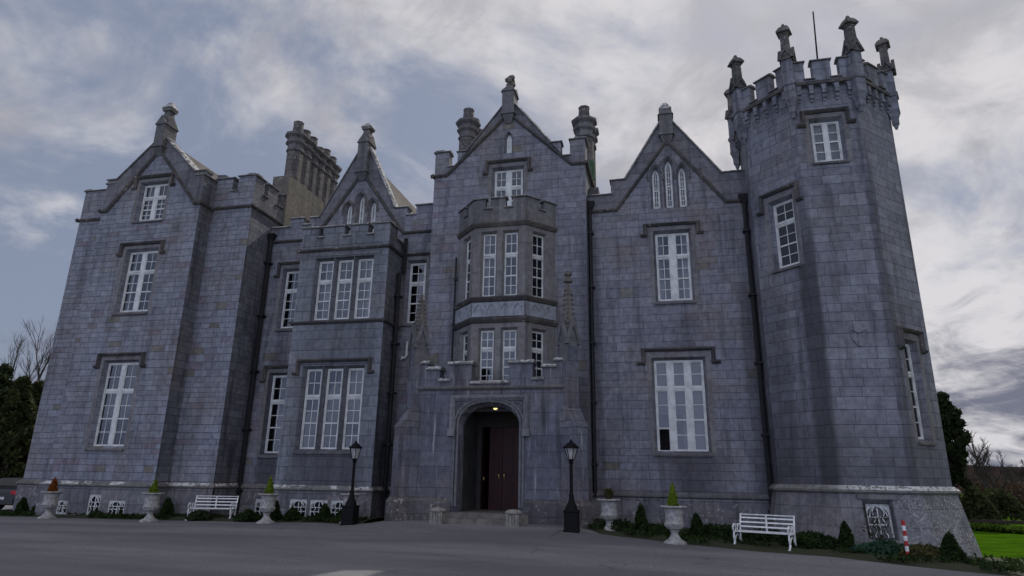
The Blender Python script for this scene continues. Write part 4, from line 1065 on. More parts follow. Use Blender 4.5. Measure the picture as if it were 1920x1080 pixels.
tr = MB(); tr.lathe([(2.6, zct-.5), (2.6, zct-.35)], 8, (tcx, tcy, 0), math.pi/8); tr.build('tower_roof', 'lead', castle)
fp = MB(); q = front(23.3).px(1534, 125); q2 = front(23.3).px(1524.5, 22); fp.tube([(q[0], 23.3, zct-.4), (q[0], 23.3, q[1]), (q2[0], 23.3, q2[1])], .04, 8, .025); fp.build('flagpole', 'black_iron', castle)

# ---- plinth with basement windows
zp = 1.18
def plinth(F, u0, u1, wins):
    mb = MB(); Fo_ = F.off(.1); wall(mb, Fo_, rect(u0, u1, BASE, zp-.1), [rect(*q) for q in wins], t=.098, rev=.06, splay=.0, back=False)
    o = mb.build('plinth', 'ashlar_plinth', castle)
    for a, b_, c, d_ in wins: grille(Fo_, a, b_, c, d_, .03)
bwL = [pxr(F1.off(.1), (167.5, 927), (183, 966))]
plinth(F1, XL1-.1, XL2+.1, [bwL[0], (bwL[0][0]-1.45, bwL[0][1]-1.5, bwL[0][2], bwL[0][3]-.25), (bwL[0][0]+.95, bwL[0][1]+1.15, bwL[0][2], bwL[0][3]-.2)])
plinth(F2, XL2+.1, XL3+.1, []); plinth(F2, XL0-.1, XL1-.1, [])
bwB = even([pxr(FB.off(.1), (543, 937), (572, 977)), pxr(FB.off(.1), (581.5, 937), (611, 977)), pxr(FB.off(.1), (621, 936), (650, 977))])
plinth(FB, XB0-.1, XB1+.1, bwB)
plinth(FM, XL3, XB0, [pxr(FM.off(.1), (479, 935), (511, 976))])
plinth(FM, XB1, PX0, []); plinth(FM, XC1, XT, [])
plinth(right(XL2), Y1-.096, Y2-.1, []); plinth(left(XL1), -Y2+.1, -Y1+.096, []); plinth(right(XL3), Y2-.096, Y0-.1, []); plinth(right(XB1), YB-.096, Y0-.1, []); plinth(left(XB0), -Y0+.1, -YB+.096, [])
plinth(left(XL0), -Y0-12, -Y2+.096, [])
sm = MB()
sm.plan([(XL0, Y0+12), (XL0, Y2), (XL1, Y2), (XL1, Y1), (XL2, Y1), (XL2, Y2), (XL3, Y2), (XL3, Y0), (XB0, Y0), (XB0, YB), (XB1, YB), (XB1, Y0), (PX0+.2, Y0)], zp-.02, PLM)
s2_ = MB(); s2_.plan([(XC1, Y0), (XT, Y0)], zp-.02, PLM); s2_.build('string_course', 'trim', castle)
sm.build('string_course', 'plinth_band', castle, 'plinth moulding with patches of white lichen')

# ---- flat roofs, chimneys, pipes
mb = MB(); mb.box(XL3-.3, XC0+.2, Y0+.42, Y0+12, 11.9, 12.05); mb.build('flat_roof', 'lead', castle)
mb = MB(); mb.box(XC1-.2, TX+1, Y0+.42, Y0+12, 11.9, 12.04); mb.build('flat_roof', 'lead', castle)
mb = MB(); mb.box(XL0+.1, XL3-.2, Y2+.42, Y0+12, 12.5, 12.6); mb.build('flat_roof', 'lead', castle)
mb = MB(); mb.box(XL0, TX+2, Y0+11.8, Y0+12.2, BASE, 12.3); mb.build('wall', 'ashlar_main', castle)
def shaft(mb, x, y, z0_, z1_, r_, pot_h, later):
    mb.lathe([(r_, z0_), (r_, z1_-.95)], 8, (x, y, 0), math.pi/8)
    def rest(ch):
        cap, pot = MB(), MB()
        cap.lathe([(r_*1.12, z1_-.949), (r_*1.15, z1_-.86), (r_*1.02, z1_-.8), (r_*1.02, z1_-.62), (r_*1.3, z1_-.52), (r_*1.33, z1_-.44), (r_*1.1, z1_-.36), (r_*1.1, z1_-.25), (r_*1.48, z1_-.12), (r_*1.5, z1_-.02), (r_*.9, z1_)], 8, (x, y, 0), math.pi/8)
        pot.lathe([(r_*.72, z1_+.002), (r_*.6, z1_+pot_h*.9), (r_*.66, z1_+pot_h*.92), (r_*.66, z1_+pot_h)], 8, (x, y, 0), math.pi/8)
        cap.build('chimney_cap', 'trim', ch); pot.build('chimney_pot', 'chimney_stone', ch)
    later.append(rest)
mb = MB(); later = []
for k, ph in enumerate((.74, .60, .66, .42, .62, .58)): shaft(mb, -17.55, 26.0+k*.70, 12.0, 18.05+.04*math.sin(k*2), .40, ph, later)
mb.box(-17.85, -17.25, 26, 29.5, 12, 17.0)
ch = mb.build('chimney', 'chimney_stone', castle, 'long stack of six octagonal shafts')
for f_ in later: f_(ch)
mb = MB(); mb.box(-18.05, -17.16, 25.2, 28.5, 11.9, 15.45); mb.build('chimney_base', 'yellow_stone', castle, 'stone block with sunlit yellow painted in, at the foot of the long stack')
for x, zt_ in ((cc-2.86, 19.1), (cc+2.86, 18.5)):
    mb = MB(); later = []
    for k in range(2): shaft(mb, x, 27.1+k*.95, 12.2, zt_-.72, .42, .72, later)
    ch = mb.build('chimney', 'chimney_stone', castle, 'octagonal stack beside the central gable')
    for f_ in later: f_(ch)
def pipe(name, pts, r_=.055, brackets=4, mat='black_pipe'):
    mb = MB(); mb.tube(pts, r_, 8); o = mb.build(name, mat, castle)
    km = MB(); a, b_ = Vector(pts[-2]), Vector(pts[-1])
    for k in range(brackets):
        p = a+(b_-a)*(k+.5)/brackets; km.box(p.x-r_*1.7, p.x+r_*1.7, p.y-r_*1.5, p.y+r_*2.2, p.z-.04, p.z+.04)
    km.build('bracket', mat, o)
    return o
pipe('drainpipe', [(XL3+.15, Y0-.15, 11.9), (XL3+.15, Y0-.15, -.3)], .09, 5)
pipe('drainpipe', [(XB1+.16, Y0-.13, 11.4), (XB1+.16, Y0-.13, 9.9), (XB1+.16, YB+.9, 9.7), (XB1+.16, YB+.9, -.2)], .085, 5)
pipe('drainpipe', [(XC1+.1, Y0-.12, 12.2), (XC1+.1, Y0-.12, 1.0)], .075, 5)
pipe('drainpipe', [(XT-.14, Y0-.12, 12.0), (XT-.14, Y0-.12, -.6)], .085, 5)
pipe('drainpipe', [(cc-ow-.08, YC-.08, 10.2), (cc-ow-.08, YC-.08, 4.6)], .035, 3)
pipe('waste_pipe', [(XB1+.5, Y0-.1, 6.9), (XB1+.5, Y0-.1, 6.3), (XB1+.28, Y0-.15, 6.15)], .045, 1, 'white_paint')
for x, z in ((XC1+.1, 12.3), (XT-.14, 12.1), (XL3+.15, 11.95)):
    hm = MB(); hm.hexa([(x-.09, Y0-.2, z-.2), (x+.09, Y0-.2, z-.2), (x+.09, Y0-.03, z-.2), (x-.09, Y0-.03, z-.2), (x-.2, Y0-.3, z+.12), (x+.2, Y0-.3, z+.12), (x+.2, Y0-.03, z+.12), (x-.2, Y0-.03, z+.12)])
    hm.build('rainwater_hopper', 'black_pipe', castle)
mb = MB(); F = front(26.9); a = F.px(1098, 310); b_ = F.px(1117, 343); mb.box(a[0], b_[0], 26.55, 26.62, b_[1], a[1]+.1); mb.build('moss_patch', 'moss_green', castle, 'green weathered pedestal under the stack by the central gable')

# ------------------------------------------------------------------ street furniture
def lamp(x, y, top, label):
    p = onG(x, y); z0_ = p.z; H = front(p.y).px(*top)[1]-z0_
    e = empty('street_lamp', p, 0, label, 'street lamp', 'lamps either side of the porch')
    mb = MB(); mb.lathe([(.31, -.05), (.31, .06), (.29, .08), (.29, .54), (.31, .56), (.31, .6)], 4, rot=math.pi/4)
    mb.build('base', 'black_iron', e)
    mb = MB(); k = H-.62
    mb.lathe([(.2, .59), (.17, .68), (.10, .84), (.07, .98), (.08, 1.02), (.05, 1.08), (.046, 1.5), (.048, k-.1), (.075, k-.08), (.075, k-.04), (.05, k-.02), (.10, k+.02)], 12)
    mb.build('post', 'black_iron', e, smooth=False)
    lt = MB(); z1_ = k+.03; z2_ = z1_+.33
    lt.lathe([(.10, z1_-.03), (.12, z1_)], 6)
    for j in range(6):
        a = j*math.pi/3; lt.tube([(.11*math.cos(a), .11*math.sin(a), z1_), (.2*math.cos(a), .2*math.sin(a), z2_)], .012, 5)
    lt.lathe([(.25, z2_), (.255, z2_+.03), (.2, z2_+.07), (.13, z2_+.14), (.06, z2_+.17), (.06, z2_+.2), (.025, z2_+.22), (.035, z2_+.25), (.01, H)], 6)
    lo_ = lt.build('lantern', 'black_iron', e)
    gm = MB(); gm.lathe([(.10, z1_+.005), (.188, z2_-.005)], 6); gm.build('glass', 'lantern_glass', lo_)
    bm = MB(); bm.lathe([(.01, z1_+.03), (.05, z1_+.1), (.06, z1_+.18), (.03, z1_+.26), (.01, z1_+.27)], 8); bm.build('bulb', 'white_iron', lo_)
    return e
lamp(655, 984, (661, 826), 'black iron lamp post left of the porch with an urn behind its base')
lamp(1072, 997, (1070, 824), 'black iron lamp post right of the porch doorway')

def urn(x, y, label, h=1.0, first=[None]):
    p = onG(x, y)
    if first[0] is None:
        e = empty('urn', p, 0, label, 'urn', 'pale stone urns along the front')
        mb = MB(); mb.lathe([(.31, -.03), (.31, .035), (.27, .05), (.25, .08)], 20); mb.build('foot', 'urn_stone', e, smooth=False)
        mb = MB(); mb.lathe([(.22, .078), (.15, .14), (.105, .22), (.095, .28), (.13, .31), (.13, .33), (.10, .345)], 20); mb.build('stem', 'urn_stone', e)
        mb = MB(); mb.lathe([(.12, .343), (.2, .38), (.25, .44), (.27, .5)], 32, lobes=12, lobe=.035)
        mb.lathe([(.265, .503), (.245, .54), (.235, .62), (.235, .78), (.25, .86), (.28, .90)], 24); mb.build('bowl', 'urn_stone', e)
        mb = MB(); mb.lathe([(.30, .902), (.36, .925), (.37, .95), (.35, .97), (.28, .972), (.27, .93)], 28); mb.build('rim', 'urn_stone', e)
        mb = MB(); mb.lathe([(.26, .9), (.26, .95)], 20); mb.build('soil', 'soil', e)
        first[0] = e
    else:
        e = first[0].copy(); COL.objects.link(e); e.location = p; e['label'] = label
        for c in list(first[0].children):
            d = c.copy(); COL.objects.link(d); d.parent = e; d.matrix_parent_inverse = Matrix.Identity(4)
    return e, p
for c in []: pass
urns = [((88, 972), 'pale urn with a rust red conifer, nearest the left corner of the castle'),
        ((279, 978), 'pale urn with a small lime conifer, just left of the left bench'),
        ((498, 981), 'pale urn in front of the basement window beside the drainpipe right of the left bench'),
        ((653, 981), 'pale urn half hidden behind the left lamp post'),
        ((1143, 998), 'pale urn with an olive grassy plant, nearest the right side of the porch'),
        ((1266, 1019), 'pale urn with a small lime conifer, just left of the right bench')]
up_ = []
def fix_children(e):
    for c in e.children: c.matrix_parent_inverse = Matrix.Identity(4)
for (q, lb) in urns:
    e, p = urn(*q, lb); up_.append(p); fix_children(e)

# ------------------------------------------------------------------ plants
def leaves(mb, pts, size, rr, flat=.0, asp=1.6):
    for p in pts:
        a = rr.uniform(0, 6.283); b_ = rr.uniform(-1, 1)*(1-flat); c = math.sqrt(max(0, 1-b_*b_))
        n = Vector((c*math.cos(a), c*math.sin(a), b_)); t_ = n.orthogonal().normalized(); t_.rotate(Matrix.Rotation(rr.uniform(0, 6.28), 3, n)); s_ = n.cross(t_)
        z = size*rr.uniform(.6, 1.3); P_ = Vector(p)
        mb.add([P_-t_*z*asp*.5, P_+s_*z*.4, P_+t_*z*asp*.5, P_-s_*z*.4], [(0, 1, 2, 3)])
def cone_pts(n, h, r_, rr, pw=.8, shell=.55, z0_=0.):
    o_ = []
    for _ in range(n):
        f_ = 1-math.sqrt(rr.random()); a = rr.uniform(0, 6.283); prof = min(1, (f_+.04)*9)*(1-f_)**pw
        q = r_*prof*(shell+(1-shell)*math.sqrt(rr.random()))*(1+.12*math.sin(a*3+f_*9))
        o_.append((q*math.cos(a), q*math.sin(a), z0_+h*f_))
    return o_
def conifer(name, p, h, r_, mat, label, cat, group, n=900, size=.06, pw=.8, seed=1, stem='bark'):
    rr = random.Random(seed)
    e = empty(name, p, rr.uniform(0, 6), label, cat, group)
    mb = MB(); leaves(mb, cone_pts(n, h, r_, rr, pw), size, rr); 
    # dense heart so the shrub is not see-through
    f = MB(); f.lathe([(.02, .02), (r_*.62, h*.12), (r_*.58, h*.3), (r_*.36, h*.62), (.015, h*.93)], 8)
    mb.add(f.v, f.f); o = mb.build('foliage', mat, e); o.matrix_parent_inverse = Matrix.Identity(4)
    sm = MB(); sm.tube([(0, 0, -.08), (0, 0, h*.5)], .03 if h > .6 else .012, 6); o = sm.build('stem', stem, e); o.matrix_parent_inverse = Matrix.Identity(4)
    return e
def hgt(p, x, y): return front(p.y).px(x, y)[1]-p.z
for k, (q, top, wpx, lb) in enumerate((
    ((38, 967), (40, 934), 20, 'dark clipped cone shrub at the left corner of the castle'),
    ((137, 969), (138, 935), 20, 'dark clipped cone shrub right of the rust planted urn'),
    ((232, 971), (236, 934), 20, 'dark clipped cone shrub left of the second urn from the left'),
    ((311, 972), (312, 934), 21, 'dark clipped cone shrub between an urn and the left bench'),
    ((514, 978), (516, 940), 20, 'dark clipped cone shrub tucked behind the urn right of the left bench'),
    ((607, 979), (608, 945), 23, 'dark clipped cone shrub before the middle basement window of the bay'),
    ((1203, 1000), (1202, 947), 23, 'dark clipped cone shrub between the two urns right of the porch'),
    ((1308, 1014), (1304, 964), 26, 'dark clipped cone shrub just left of the right bench'),
    ((1590, 1038), (1583, 981), 27, 'dark clipped cone shrub left of the tower basement window'),
    ((1788, 1058), (1777, 1001), 36, 'dark clipped cone shrub at the right foot of the tower'))):
    p = onG(*q); p.z += .05; h = hgt(p, *top)*1.08; dist = (p-CAM).dot(fw)
    conifer('cone_shrub', p, h, wpx/2/FPX*dist*1.25, 'leaf_shrub', lb, 'shrub', 'clipped cone shrubs along the wall', 1900, .055, .58, 10+k)
conifer('urn_conifer', up_[0]+Vector((0, 0, .94)), .55, .17, 'leaf_rust', 'rust red dwarf conifer growing in the leftmost urn', 'plant', 'dwarf conifers in the urns', 500, .05, .6, 31)
conifer('urn_conifer', up_[1]+Vector((0, 0, .94)), .50, .17, 'leaf_lime', 'lime green dwarf conifer in the urn left of the left bench', 'plant', 'dwarf conifers in the urns', 420, .05, .6, 32)
conifer('urn_conifer', up_[2]+Vector((0, 0, .94)), .62, .17, 'leaf_lime', 'tallest lime green dwarf conifer, in the urn by the drainpipe', 'plant', 'dwarf conifers in the urns', 520, .05, .7, 33)
conifer('urn_conifer', up_[5]+Vector((0, 0, .94)), .66, .16, 'leaf_lime', 'lime green dwarf conifer in the urn left of the right bench', 'plant', 'dwarf conifers in the urns', 480, .05, .7, 34)
def tuft(name, p, h, r_, mat, label, cat, group, n=120, seed=3):
    rr = random.Random(seed); e = MB()
    for _ in range(n):
        a = rr.uniform(0, 6.28); f_ = rr.random(); d = Vector((math.cos(a), math.sin(a), 0)); s_ = Vector((-d.y, d.x, 0))*.012
        b0 = d*r_*.25*f_; m_ = d*r_*.6*f_+Vector((0, 0, h*rr.uniform(.5, .8))); t_ = d*r_*(.5+.7*f_)+Vector((0, 0, h*rr.uniform(.6, 1.1)*(1-.3*f_)))
        e.add([b0-s_, b0+s_, m_+s_, m_-s_, t_], [(0, 1, 2, 3), (3, 2, 4)])
    o = e.build(name, mat); o.location = p
    tag(o, label, cat, group); return o
tuft('grassy_plant', up_[4]+Vector((0, 0, .93)), .42, .3, 'leaf_olive', 'olive brown grassy plant spilling from the urn beside the porch', 'plant', None, 160, 5)
def mound(name, p, rx, ry, h, mat, label, cat='shrub', group='low plants along the wall', n=700, size=.07, seed=1):
    rr = random.Random(seed); mb = MB(); pts = []
    for _ in range(n):
        a = rr.uniform(0, 6.283); q = math.sqrt(rr.random()); zz = h*math.sqrt(max(0, 1-q*q))*rr.uniform(.35, 1.0)*(1+.35*math.sin(a*2+seed)*q)
        pts.append((rx*q*math.cos(a), ry*q*math.sin(a), max(.0, zz)))
    leaves(mb, pts, size, rr)
    o = mb.build(name, mat); o.location = p; tag(o, label, cat, group); return o
for k, (x, y, rx, ry, h, mt, lb) in enumerate((
    (62, 968, .35, .3, .38, 'leaf_shrub', 'low green plant behind the rust planted urn'),
    (183, 971, .5, .35, .30, 'leaf_dark', 'low dark plant under the left wing basement window'),
    (258, 972, .55, .35, .40, 'leaf_shrub', 'low leafy plant just left of the lime planted urn'),
    (365, 977, .5, .35, .30, 'leaf_dark', 'low dark plant under the left bench'),
    (455, 979, .45, .35, .36, 'leaf_shrub', 'low plant at the foot of the left drainpipe'),
    (540, 979, .3, .3, .42, 'leaf_shrub', 'small bush left of the bay basement windows'),
    (640, 980, .35, .3, .40, 'leaf_shrub', 'small bush left of the lamp and its urn'),
    (1160, 1000, .5, .5, .35, 'leaf_dark', 'low dark plant right of the olive planted urn'),
    (1232, 1006, .6, .6, .32, 'leaf_shrub', 'low plant right of the first cone by the porch'),
    (1350, 1016, .7, .6, .42, 'leaf_shrub', 'spreading plant behind the left end of the right bench'),
    (1440, 1022, .8, .5, .35, 'leaf_dark', 'spreading dark plant under the right bench'),
    (1530, 1034, .9, .6, .42, 'leaf_shrub', 'spreading plant between the right bench and the tower cone'),
    (1665, 1047, .9, .45, .34, 'leaf_juniper', 'blue green juniper spreading below the tower window'),
    (1740, 1054, .6, .5, .32, 'leaf_olive', 'olive plant between the striped pole and the last cone'))):
    p = onG(x, y); p.y += .25; p.z = g(p.x, p.y)+.04
    mound('low_plant' if mt != 'leaf_juniper' else 'juniper', p, rx, ry, h, mt, lb, n=int(900*rx*2), size=.085, seed=50+k)
# ground cover over the beds
rr = random.Random(77); lm = MB(); pts = []
while len(pts) < 10500:
    X = rr.uniform(-27.4, 13.5)
    if -10.2 < X < -2.8: continue
    a = ye(X); wd_ = 1.6 if X < -10 else 3.6 if X < 9 else max(.3, 3.6-(X-9)*.8); Y = a+wd_*rr.random()**1.3+.03
    if noise.noise(Vector((X*.9, Y*.9, 3))) < -.12: continue
    if 3.2 < X < 8.6 and Y > 21.4: continue
    if (-17.6 < X < -14.6 or .9 < X < 3.9) and Y < a+.75: continue      # bare in front of the benches
    pts.append((X, Y, g(X, Y)+.06+.10*rr.random()))
leaves(lm, pts, .085, rr)
tag(lm.build('ground_cover', 'leaf_shrub'), 'patchy low green growth over the planting beds', 'ground cover', kind='stuff')
# climbing rose before the tower basement window
p = Vector((front(20.95).px(1655, 1000)[0], 20.95, 0)); p.z = g(p.x, p.y)+.05
e = empty('rose_bush', p, 0, 'sparse dark rose bush before the tower basement window', 'shrub')
rr = random.Random(5); tm, lm, pts = MB(), MB(), []
for k in range(11):
    a = rr.uniform(0, 6.28); q = rr.uniform(.2, .6); hh = rr.uniform(.7, 1.4); P_ = [Vector((0, 0, -.05))]
    for j in range(1, 6): P_.append(Vector((q*math.cos(a)*j/5+rr.uniform(-.06, .06), q*.6*math.sin(a)*j/5+rr.uniform(-.06, .06), hh*j/5)))
    tm.tube(P_, .012, 4, .004)
    for _ in range(7): i = rr.randint(1, 5); pts.append(P_[i]+Vector((rr.gauss(0, .1), rr.gauss(0, .08), rr.gauss(0, .09))))
leaves(lm, pts, .07, rr)
for mb, n_, mt in ((tm, 'stems', 'bark'), (lm, 'foliage', 'leaf_dark')):
    o = mb.build(n_, mt, e); o.matrix_parent_inverse = Matrix.Identity(4)

# ------------------------------------------------------------------ benches
def bench(p, rz, label, wdt=1.5):
    e = empty('bench', p, rz, label, 'bench', 'white cast iron benches')
    hw = wdt/2; out = []
    sm = MB()
    for k in range(5): y = -.26+k*.105; sm.box(-hw, hw, y, y+.07, .42+.012*abs(k-2), .445+.012*abs(k-2))
    out.append(sm.build('seat', 'white_iron', e))
    bm = MB()
    for k in range(3): z = .56+k*.13; y = .25+.042*k; bm.hexa([(-hw, y, z), (hw, y, z), (hw, y+.03, z), (-hw, y+.03, z), (-hw, y+.015, z+.042), (hw, y+.015, z+.042), (hw, y+.045, z+.042), (-hw, y+.045, z+.042)])
    bm.box(-.02, .02, .27, .31, .44, .92); bm.box(-hw, hw, .355, .385, .925, .955)
    out.append(bm.build('backrest', 'white_iron', e))
    for s in (-1, 1):
        x = s*hw; fm = MB()
        def T(pts, r_=.024): fm.tube([(x, y, z) for y, z in pts], r_, 6)
        T([(-.34, 0), (-.30, .06), (-.25, .16), (-.29, .28), (-.27, .40), (-.25, .43)])
        T([(-.27, .05), (-.19, .12), (-.2, .24), (-.24, .36)], .018)
        T([(.40, 0), (.34, .08), (.25, .2), (.24, .36), (.25, .45), (.30, .7), (.37, .96)])
        T([(.27, .10), (.18, .2), (.12, .3), (.0, .36), (-.12, .3), (-.2, .2)], .018)
        T([(-.27, .43), (.24, .43)])
        T([(-.26, .43), (-.31, .52), (-.30, .62), (-.22, .67), (-.05, .64), (.15, .64), (.30, .66)])
        T([(-.31, .62), (-.36, .58), (-.34, .53), (-.30, .55)], .018)
        T([(-.14, .44), (-.1, .52), (-.16, .6), (-.06, .63)], .016); T([(.05, .44), (.02, .54), (.1, .62)], .016)
        fm.box(x-.03, x+.03, -.38, -.28, -.02, .02); fm.box(x-.03, x+.03, .36, .44, -.02, .02)
        out.append(fm.build('end_frame', 'white_iron', e))
    for o in out:
        o.matrix_parent_inverse = Matrix.Identity(4); o.scale = (1, 1, .86)
def mid(a, b_): return (Vector(a)+Vector(b_))/2
p = mid(onG(347, 975), onG(430, 977)); p.y += .22; p.z = g(p.x, p.y)+.02; bench(p, .30, 'white ornate iron bench against the left wing beside the drainpipe', 1.5)
p = mid(onG(1390, 1026), onG(1486, 1035)); p.y += .22; p.z = g(p.x, p.y)+.02; bench(p, -.42, 'white ornate iron bench by the tower, right of the porch', 1.42)

# ------------------------------------------------------------------ pole, step blocks, floodlight
p = onG(1704, 1053); h = hgt(p, 1698, 976)
e = empty('marker_pole', p, 0, 'short red and white striped marker pole before the tower', 'pole')
mb = MB(); mb.lathe([(.042, h*k/8) for k in range(9)], 12)
o = mb.build('pole', None, e, mats=['white_iron', 'red_paint'], mi=[(k//12) % 2 for k in range(96)]+[0, 1])
mb = MB(); mb.lathe([(.17, -.02), (.17, .03), (.06, .06)], 14); o = mb.build('foot', 'black_iron', e); o.matrix_parent_inverse = Matrix.Identity(4)
for (x, y, lb) in ((821, 978, 'low carved stone block left of the porch steps'), (963, 981, 'low carved stone block right of the porch steps')):
    p = onG(x, y); p.y = min(p.y, YP-.85); p.z = g(p.x, p.y); p.x = front(p.y).px(x, 970)[0]
    e = empty('stone_block', p, 0, lb, 'stone block', 'stone blocks flanking the porch steps')
    mb = MB(); mb.hexa([(-.22, -.22, -.1), (.22, -.22, -.1), (.22, .22, -.1), (-.22, .22, -.1), (-.2, -.2, .34), (.2, -.2, .34), (.2, .2, .34), (-.2, .2, .34)])
    for k in range(4): mb.box(-.17+k*.09, -.11+k*.09, -.235, -.2, .02, .30)
    o = mb.build('block', 'block_stone', e); o.matrix_parent_inverse = Matrix.Identity(4)
    mb = MB(); mb.lathe([(.24, .342), (.28, .36), (.28, .40), (.2, .46), (.05, .48)], 12); o = mb.build('cap', 'block_stone', e); o.matrix_parent_inverse = Matrix.Identity(4)
F = front(23.4); a = F.px(412, 334); b_ = F.px(430, 322)
e = empty('floodlight', (a[0], 23.35, mz2-.15), .2, 'small grey floodlight on the parapet of the left wing', 'floodlight')
mb = MB(); mb.hexa([(0, -.1, .26), (.42, -.1, .26), (.42, .12, .3), (0, .12, .3), (0, -.16, .52), (.42, -.16, .52), (.42, .08, .56), (0, .08, .56)]); o = mb.build('housing', 'lead', e); o.matrix_parent_inverse = Matrix.Identity(4)
mb = MB(); mb.box(.18, .24, -.02, .04, -.2, .27); o = mb.build('bracket', 'black_iron', e); o.matrix_parent_inverse = Matrix.Identity(4)

# ------------------------------------------------------------------ car at the left edge
e = empty('car', (-29.65, 26.6, g(-29.65, 26.6)), R(4), 'dark parked hatchback with a red tail light by the left corner of the castle', 'car')
parts = []
mb = MB()
def loft(mb, rings):
    n = len(rings[0]); vs = [p for r_ in rings for p in r_]
    mb.add(vs, [(i*n+j, i*n+(j+1) % n, (i+1)*n+(j+1) % n, (i+1)*n+j) for i in range(len(rings)-1) for j in range(n)] + [tuple(reversed(range(n))), tuple((len(rings)-1)*n+j for j in range(n))])
def sec(y, hw, z0_, z1_, tw): return [(-hw*.95, y, z0_), (hw*.95, y, z0_), (hw, y, z0_+.25), (hw, y, z1_-.1), (hw*tw, y, z1_), (-hw*tw, y, z1_), (-hw, y, z1_-.1), (-hw, y, z0_+.25)]
loft(mb, [sec(-2.0, .72, .32, .80, .95), sec(-1.92, .84, .25, .95, .94), sec(-1.2, .87, .22, .98, .94), sec(1.0, .87, .22, .95, .93), sec(1.85, .82, .24, .80, .9), sec(2.02, .7, .3, .66, .9)])
parts.append(mb.build('body', 'car_paint', e))
mb = MB(); loft(mb, [sec(-1.86, .80, .85, .96, .9), sec(-1.5, .80, .85, 1.42, .72), sec(-.2, .80, .85, 1.47, .72), sec(.45, .8, .85, 1.40, .7), sec(1.25, .8, .85, .95, .9)])
parts.append(mb.build('cabin', 'car_paint', e))
mb = MB(); mb.hexa([(-.62, -1.865, 1.0), (.62, -1.865, 1.0), (.62, -1.84, 1.0), (-.62, -1.84, 1.0), (-.5, -1.58, 1.36), (.5, -1.58, 1.36), (.5, -1.55, 1.36), (-.5, -1.55, 1.36)]); parts.append(mb.build('rear_window', 'car_glass', e))
for s in (-1, 1):
    mb = MB(); mb.box(s*.66-.14, s*.66+.14, -2.0, -1.9, .72, .88); parts.append(mb.build('tail_light', 'tail_red', e))
    for y in (-1.25, 1.25):
        mb = MB(); F = Fr((s*.80, y, .31), (0, s*1.0, 0)); pr_ = [(.31*math.cos(k*math.pi/12), .31*math.sin(k*math.pi/12)) for k in range(24)]
        mb.prism(F, pr_, -.07, .12); wh = mb.build('wheel', 'tyre', e); mb = MB(); mb.prism(F, [(u*.62, v*.62) for u, v in pr_], -.08, -.06); rm_ = mb.build('rim', 'chrome', wh)
        rm_.matrix_parent_inverse = Matrix.Identity(4); parts.append(wh)
mb = MB(); mb.box(-.26, .26, -2.03, -1.99, .50, .61); parts.append(mb.build('number_plate', 'white_paint', e))
mb = MB(); mb.box(-.78, .78, -2.06, -1.96, .30, .46); parts.append(mb.build('bumper', 'car_paint', e))
for o in parts: o.matrix_parent_inverse = Matrix.Identity(4)

# ------------------------------------------------------------------ trees
def crown_tree(name, p, h, r_, mat, label, group, n=6000, size=.3, seed=1, kind='clumps', trunk_h=.25, cone=.0):
    rr = random.Random(seed); e = empty(name, p, 0, label, 'tree', group)
    tm = MB(); tm.tube([(0, 0, -.3), (.05, 0, h*.3), (0, .1, h*.6), (0, 0, h*.92)], h*.02+.06, 8, .04)
    pts = []; cl_ = []
    for k in range(int(26+h*2)):
        f_ = trunk_h+(1-trunk_h)*(k+.5)/int(26+h*2)
        if cone: rad = r_*(1-((f_-trunk_h)/(1-trunk_h))**1.3)*1.0+.15
        else: rad = r_*math.sqrt(max(.05, 1-((f_-.55)/.5)**2))
        a = k*2.4+rr.uniform(-.4, .4); q = rad*rr.uniform(.35, .95)
        c = Vector((q*math.cos(a), q*math.sin(a), h*f_)); cl_.append((c, r_*rr.uniform(.26, .46)*(1 if not cone else (1.15-f_*.75))))
        tm.tube([(0, 0, h*f_*.8), c*.55+Vector((0, 0, h*f_*.42)), c], .05, 4, .015)
    for k in range(n):
        c, q = cl_[rr.randrange(len(cl_))]
        d = Vector((rr.gauss(0, 1), rr.gauss(0, 1), rr.gauss(0, .8))).normalized()*q*(rr.random()**.45)
        pts.append(c+d)
    lm = MB(); leaves(lm, pts, size, rr)
    for mb, nn, mt in ((tm, 'trunk', 'bark'), (lm, 'crown', mat)):
        o = mb.build(nn, mt, e); o.matrix_parent_inverse = Matrix.Identity(4)
    return e
def bare_tree(p, h, label, group, seed=1, spread=.55, lean=0., mat='bark', depth=5, name='bare_tree', r0_=None):
    rr = random.Random(seed); e = empty(name, p, 0, label, 'tree', group)
    tm, wm_ = MB(), MB()
    def grow(P_, d, ln, r_, dep):
        n = 4; pts = [P_]; q = Vector(P_); dd = Vector(d)
        for j in range(n):
            dd = (dd+Vector((rr.gauss(0, .11), rr.gauss(0, .11), .05))).normalized(); q = q+dd*ln/n; pts.append(q.copy())
        (tm if dep > depth-2 else wm_).tube(pts, r_, 5 if dep > 2 else 3, r_*.55)
        if dep <= 0: return
        for k in range(rr.choice((2, 3, 3)) if dep < depth else 5):
            b_ = pts[rr.randint(2, n)] if dep < depth else pts[1]+(pts[n]-pts[1])*rr.uniform(.1, 1)
            a = rr.uniform(0, 6.283); s_ = Vector((math.cos(a), math.sin(a), 0))
            nd = (dd*(1-spread)+s_*spread+Vector((0, 0, .22))).normalized()
            grow(b_, nd, ln*rr.uniform(.5, .74), max(.011, r_*.5), dep-1)
        grow(pts[-1], dd, ln*.62, max(.011, r_*.55), dep-1)
    grow(Vector((0, 0, -.2)), Vector((lean, 0, 1)).normalized(), h*.42, r0_ or h*.018, depth)
    for mb, nn in ((tm, 'trunk'), (wm_, 'branches')):
        o = mb.build(nn, mat, e); o.matrix_parent_inverse = Matrix.Identity(4)
    return e
def far(x, Y, ybase=None, z=None):
    q = front(Y).px(x, 900); return Vector((q[0], Y, g(q[0], Y)))
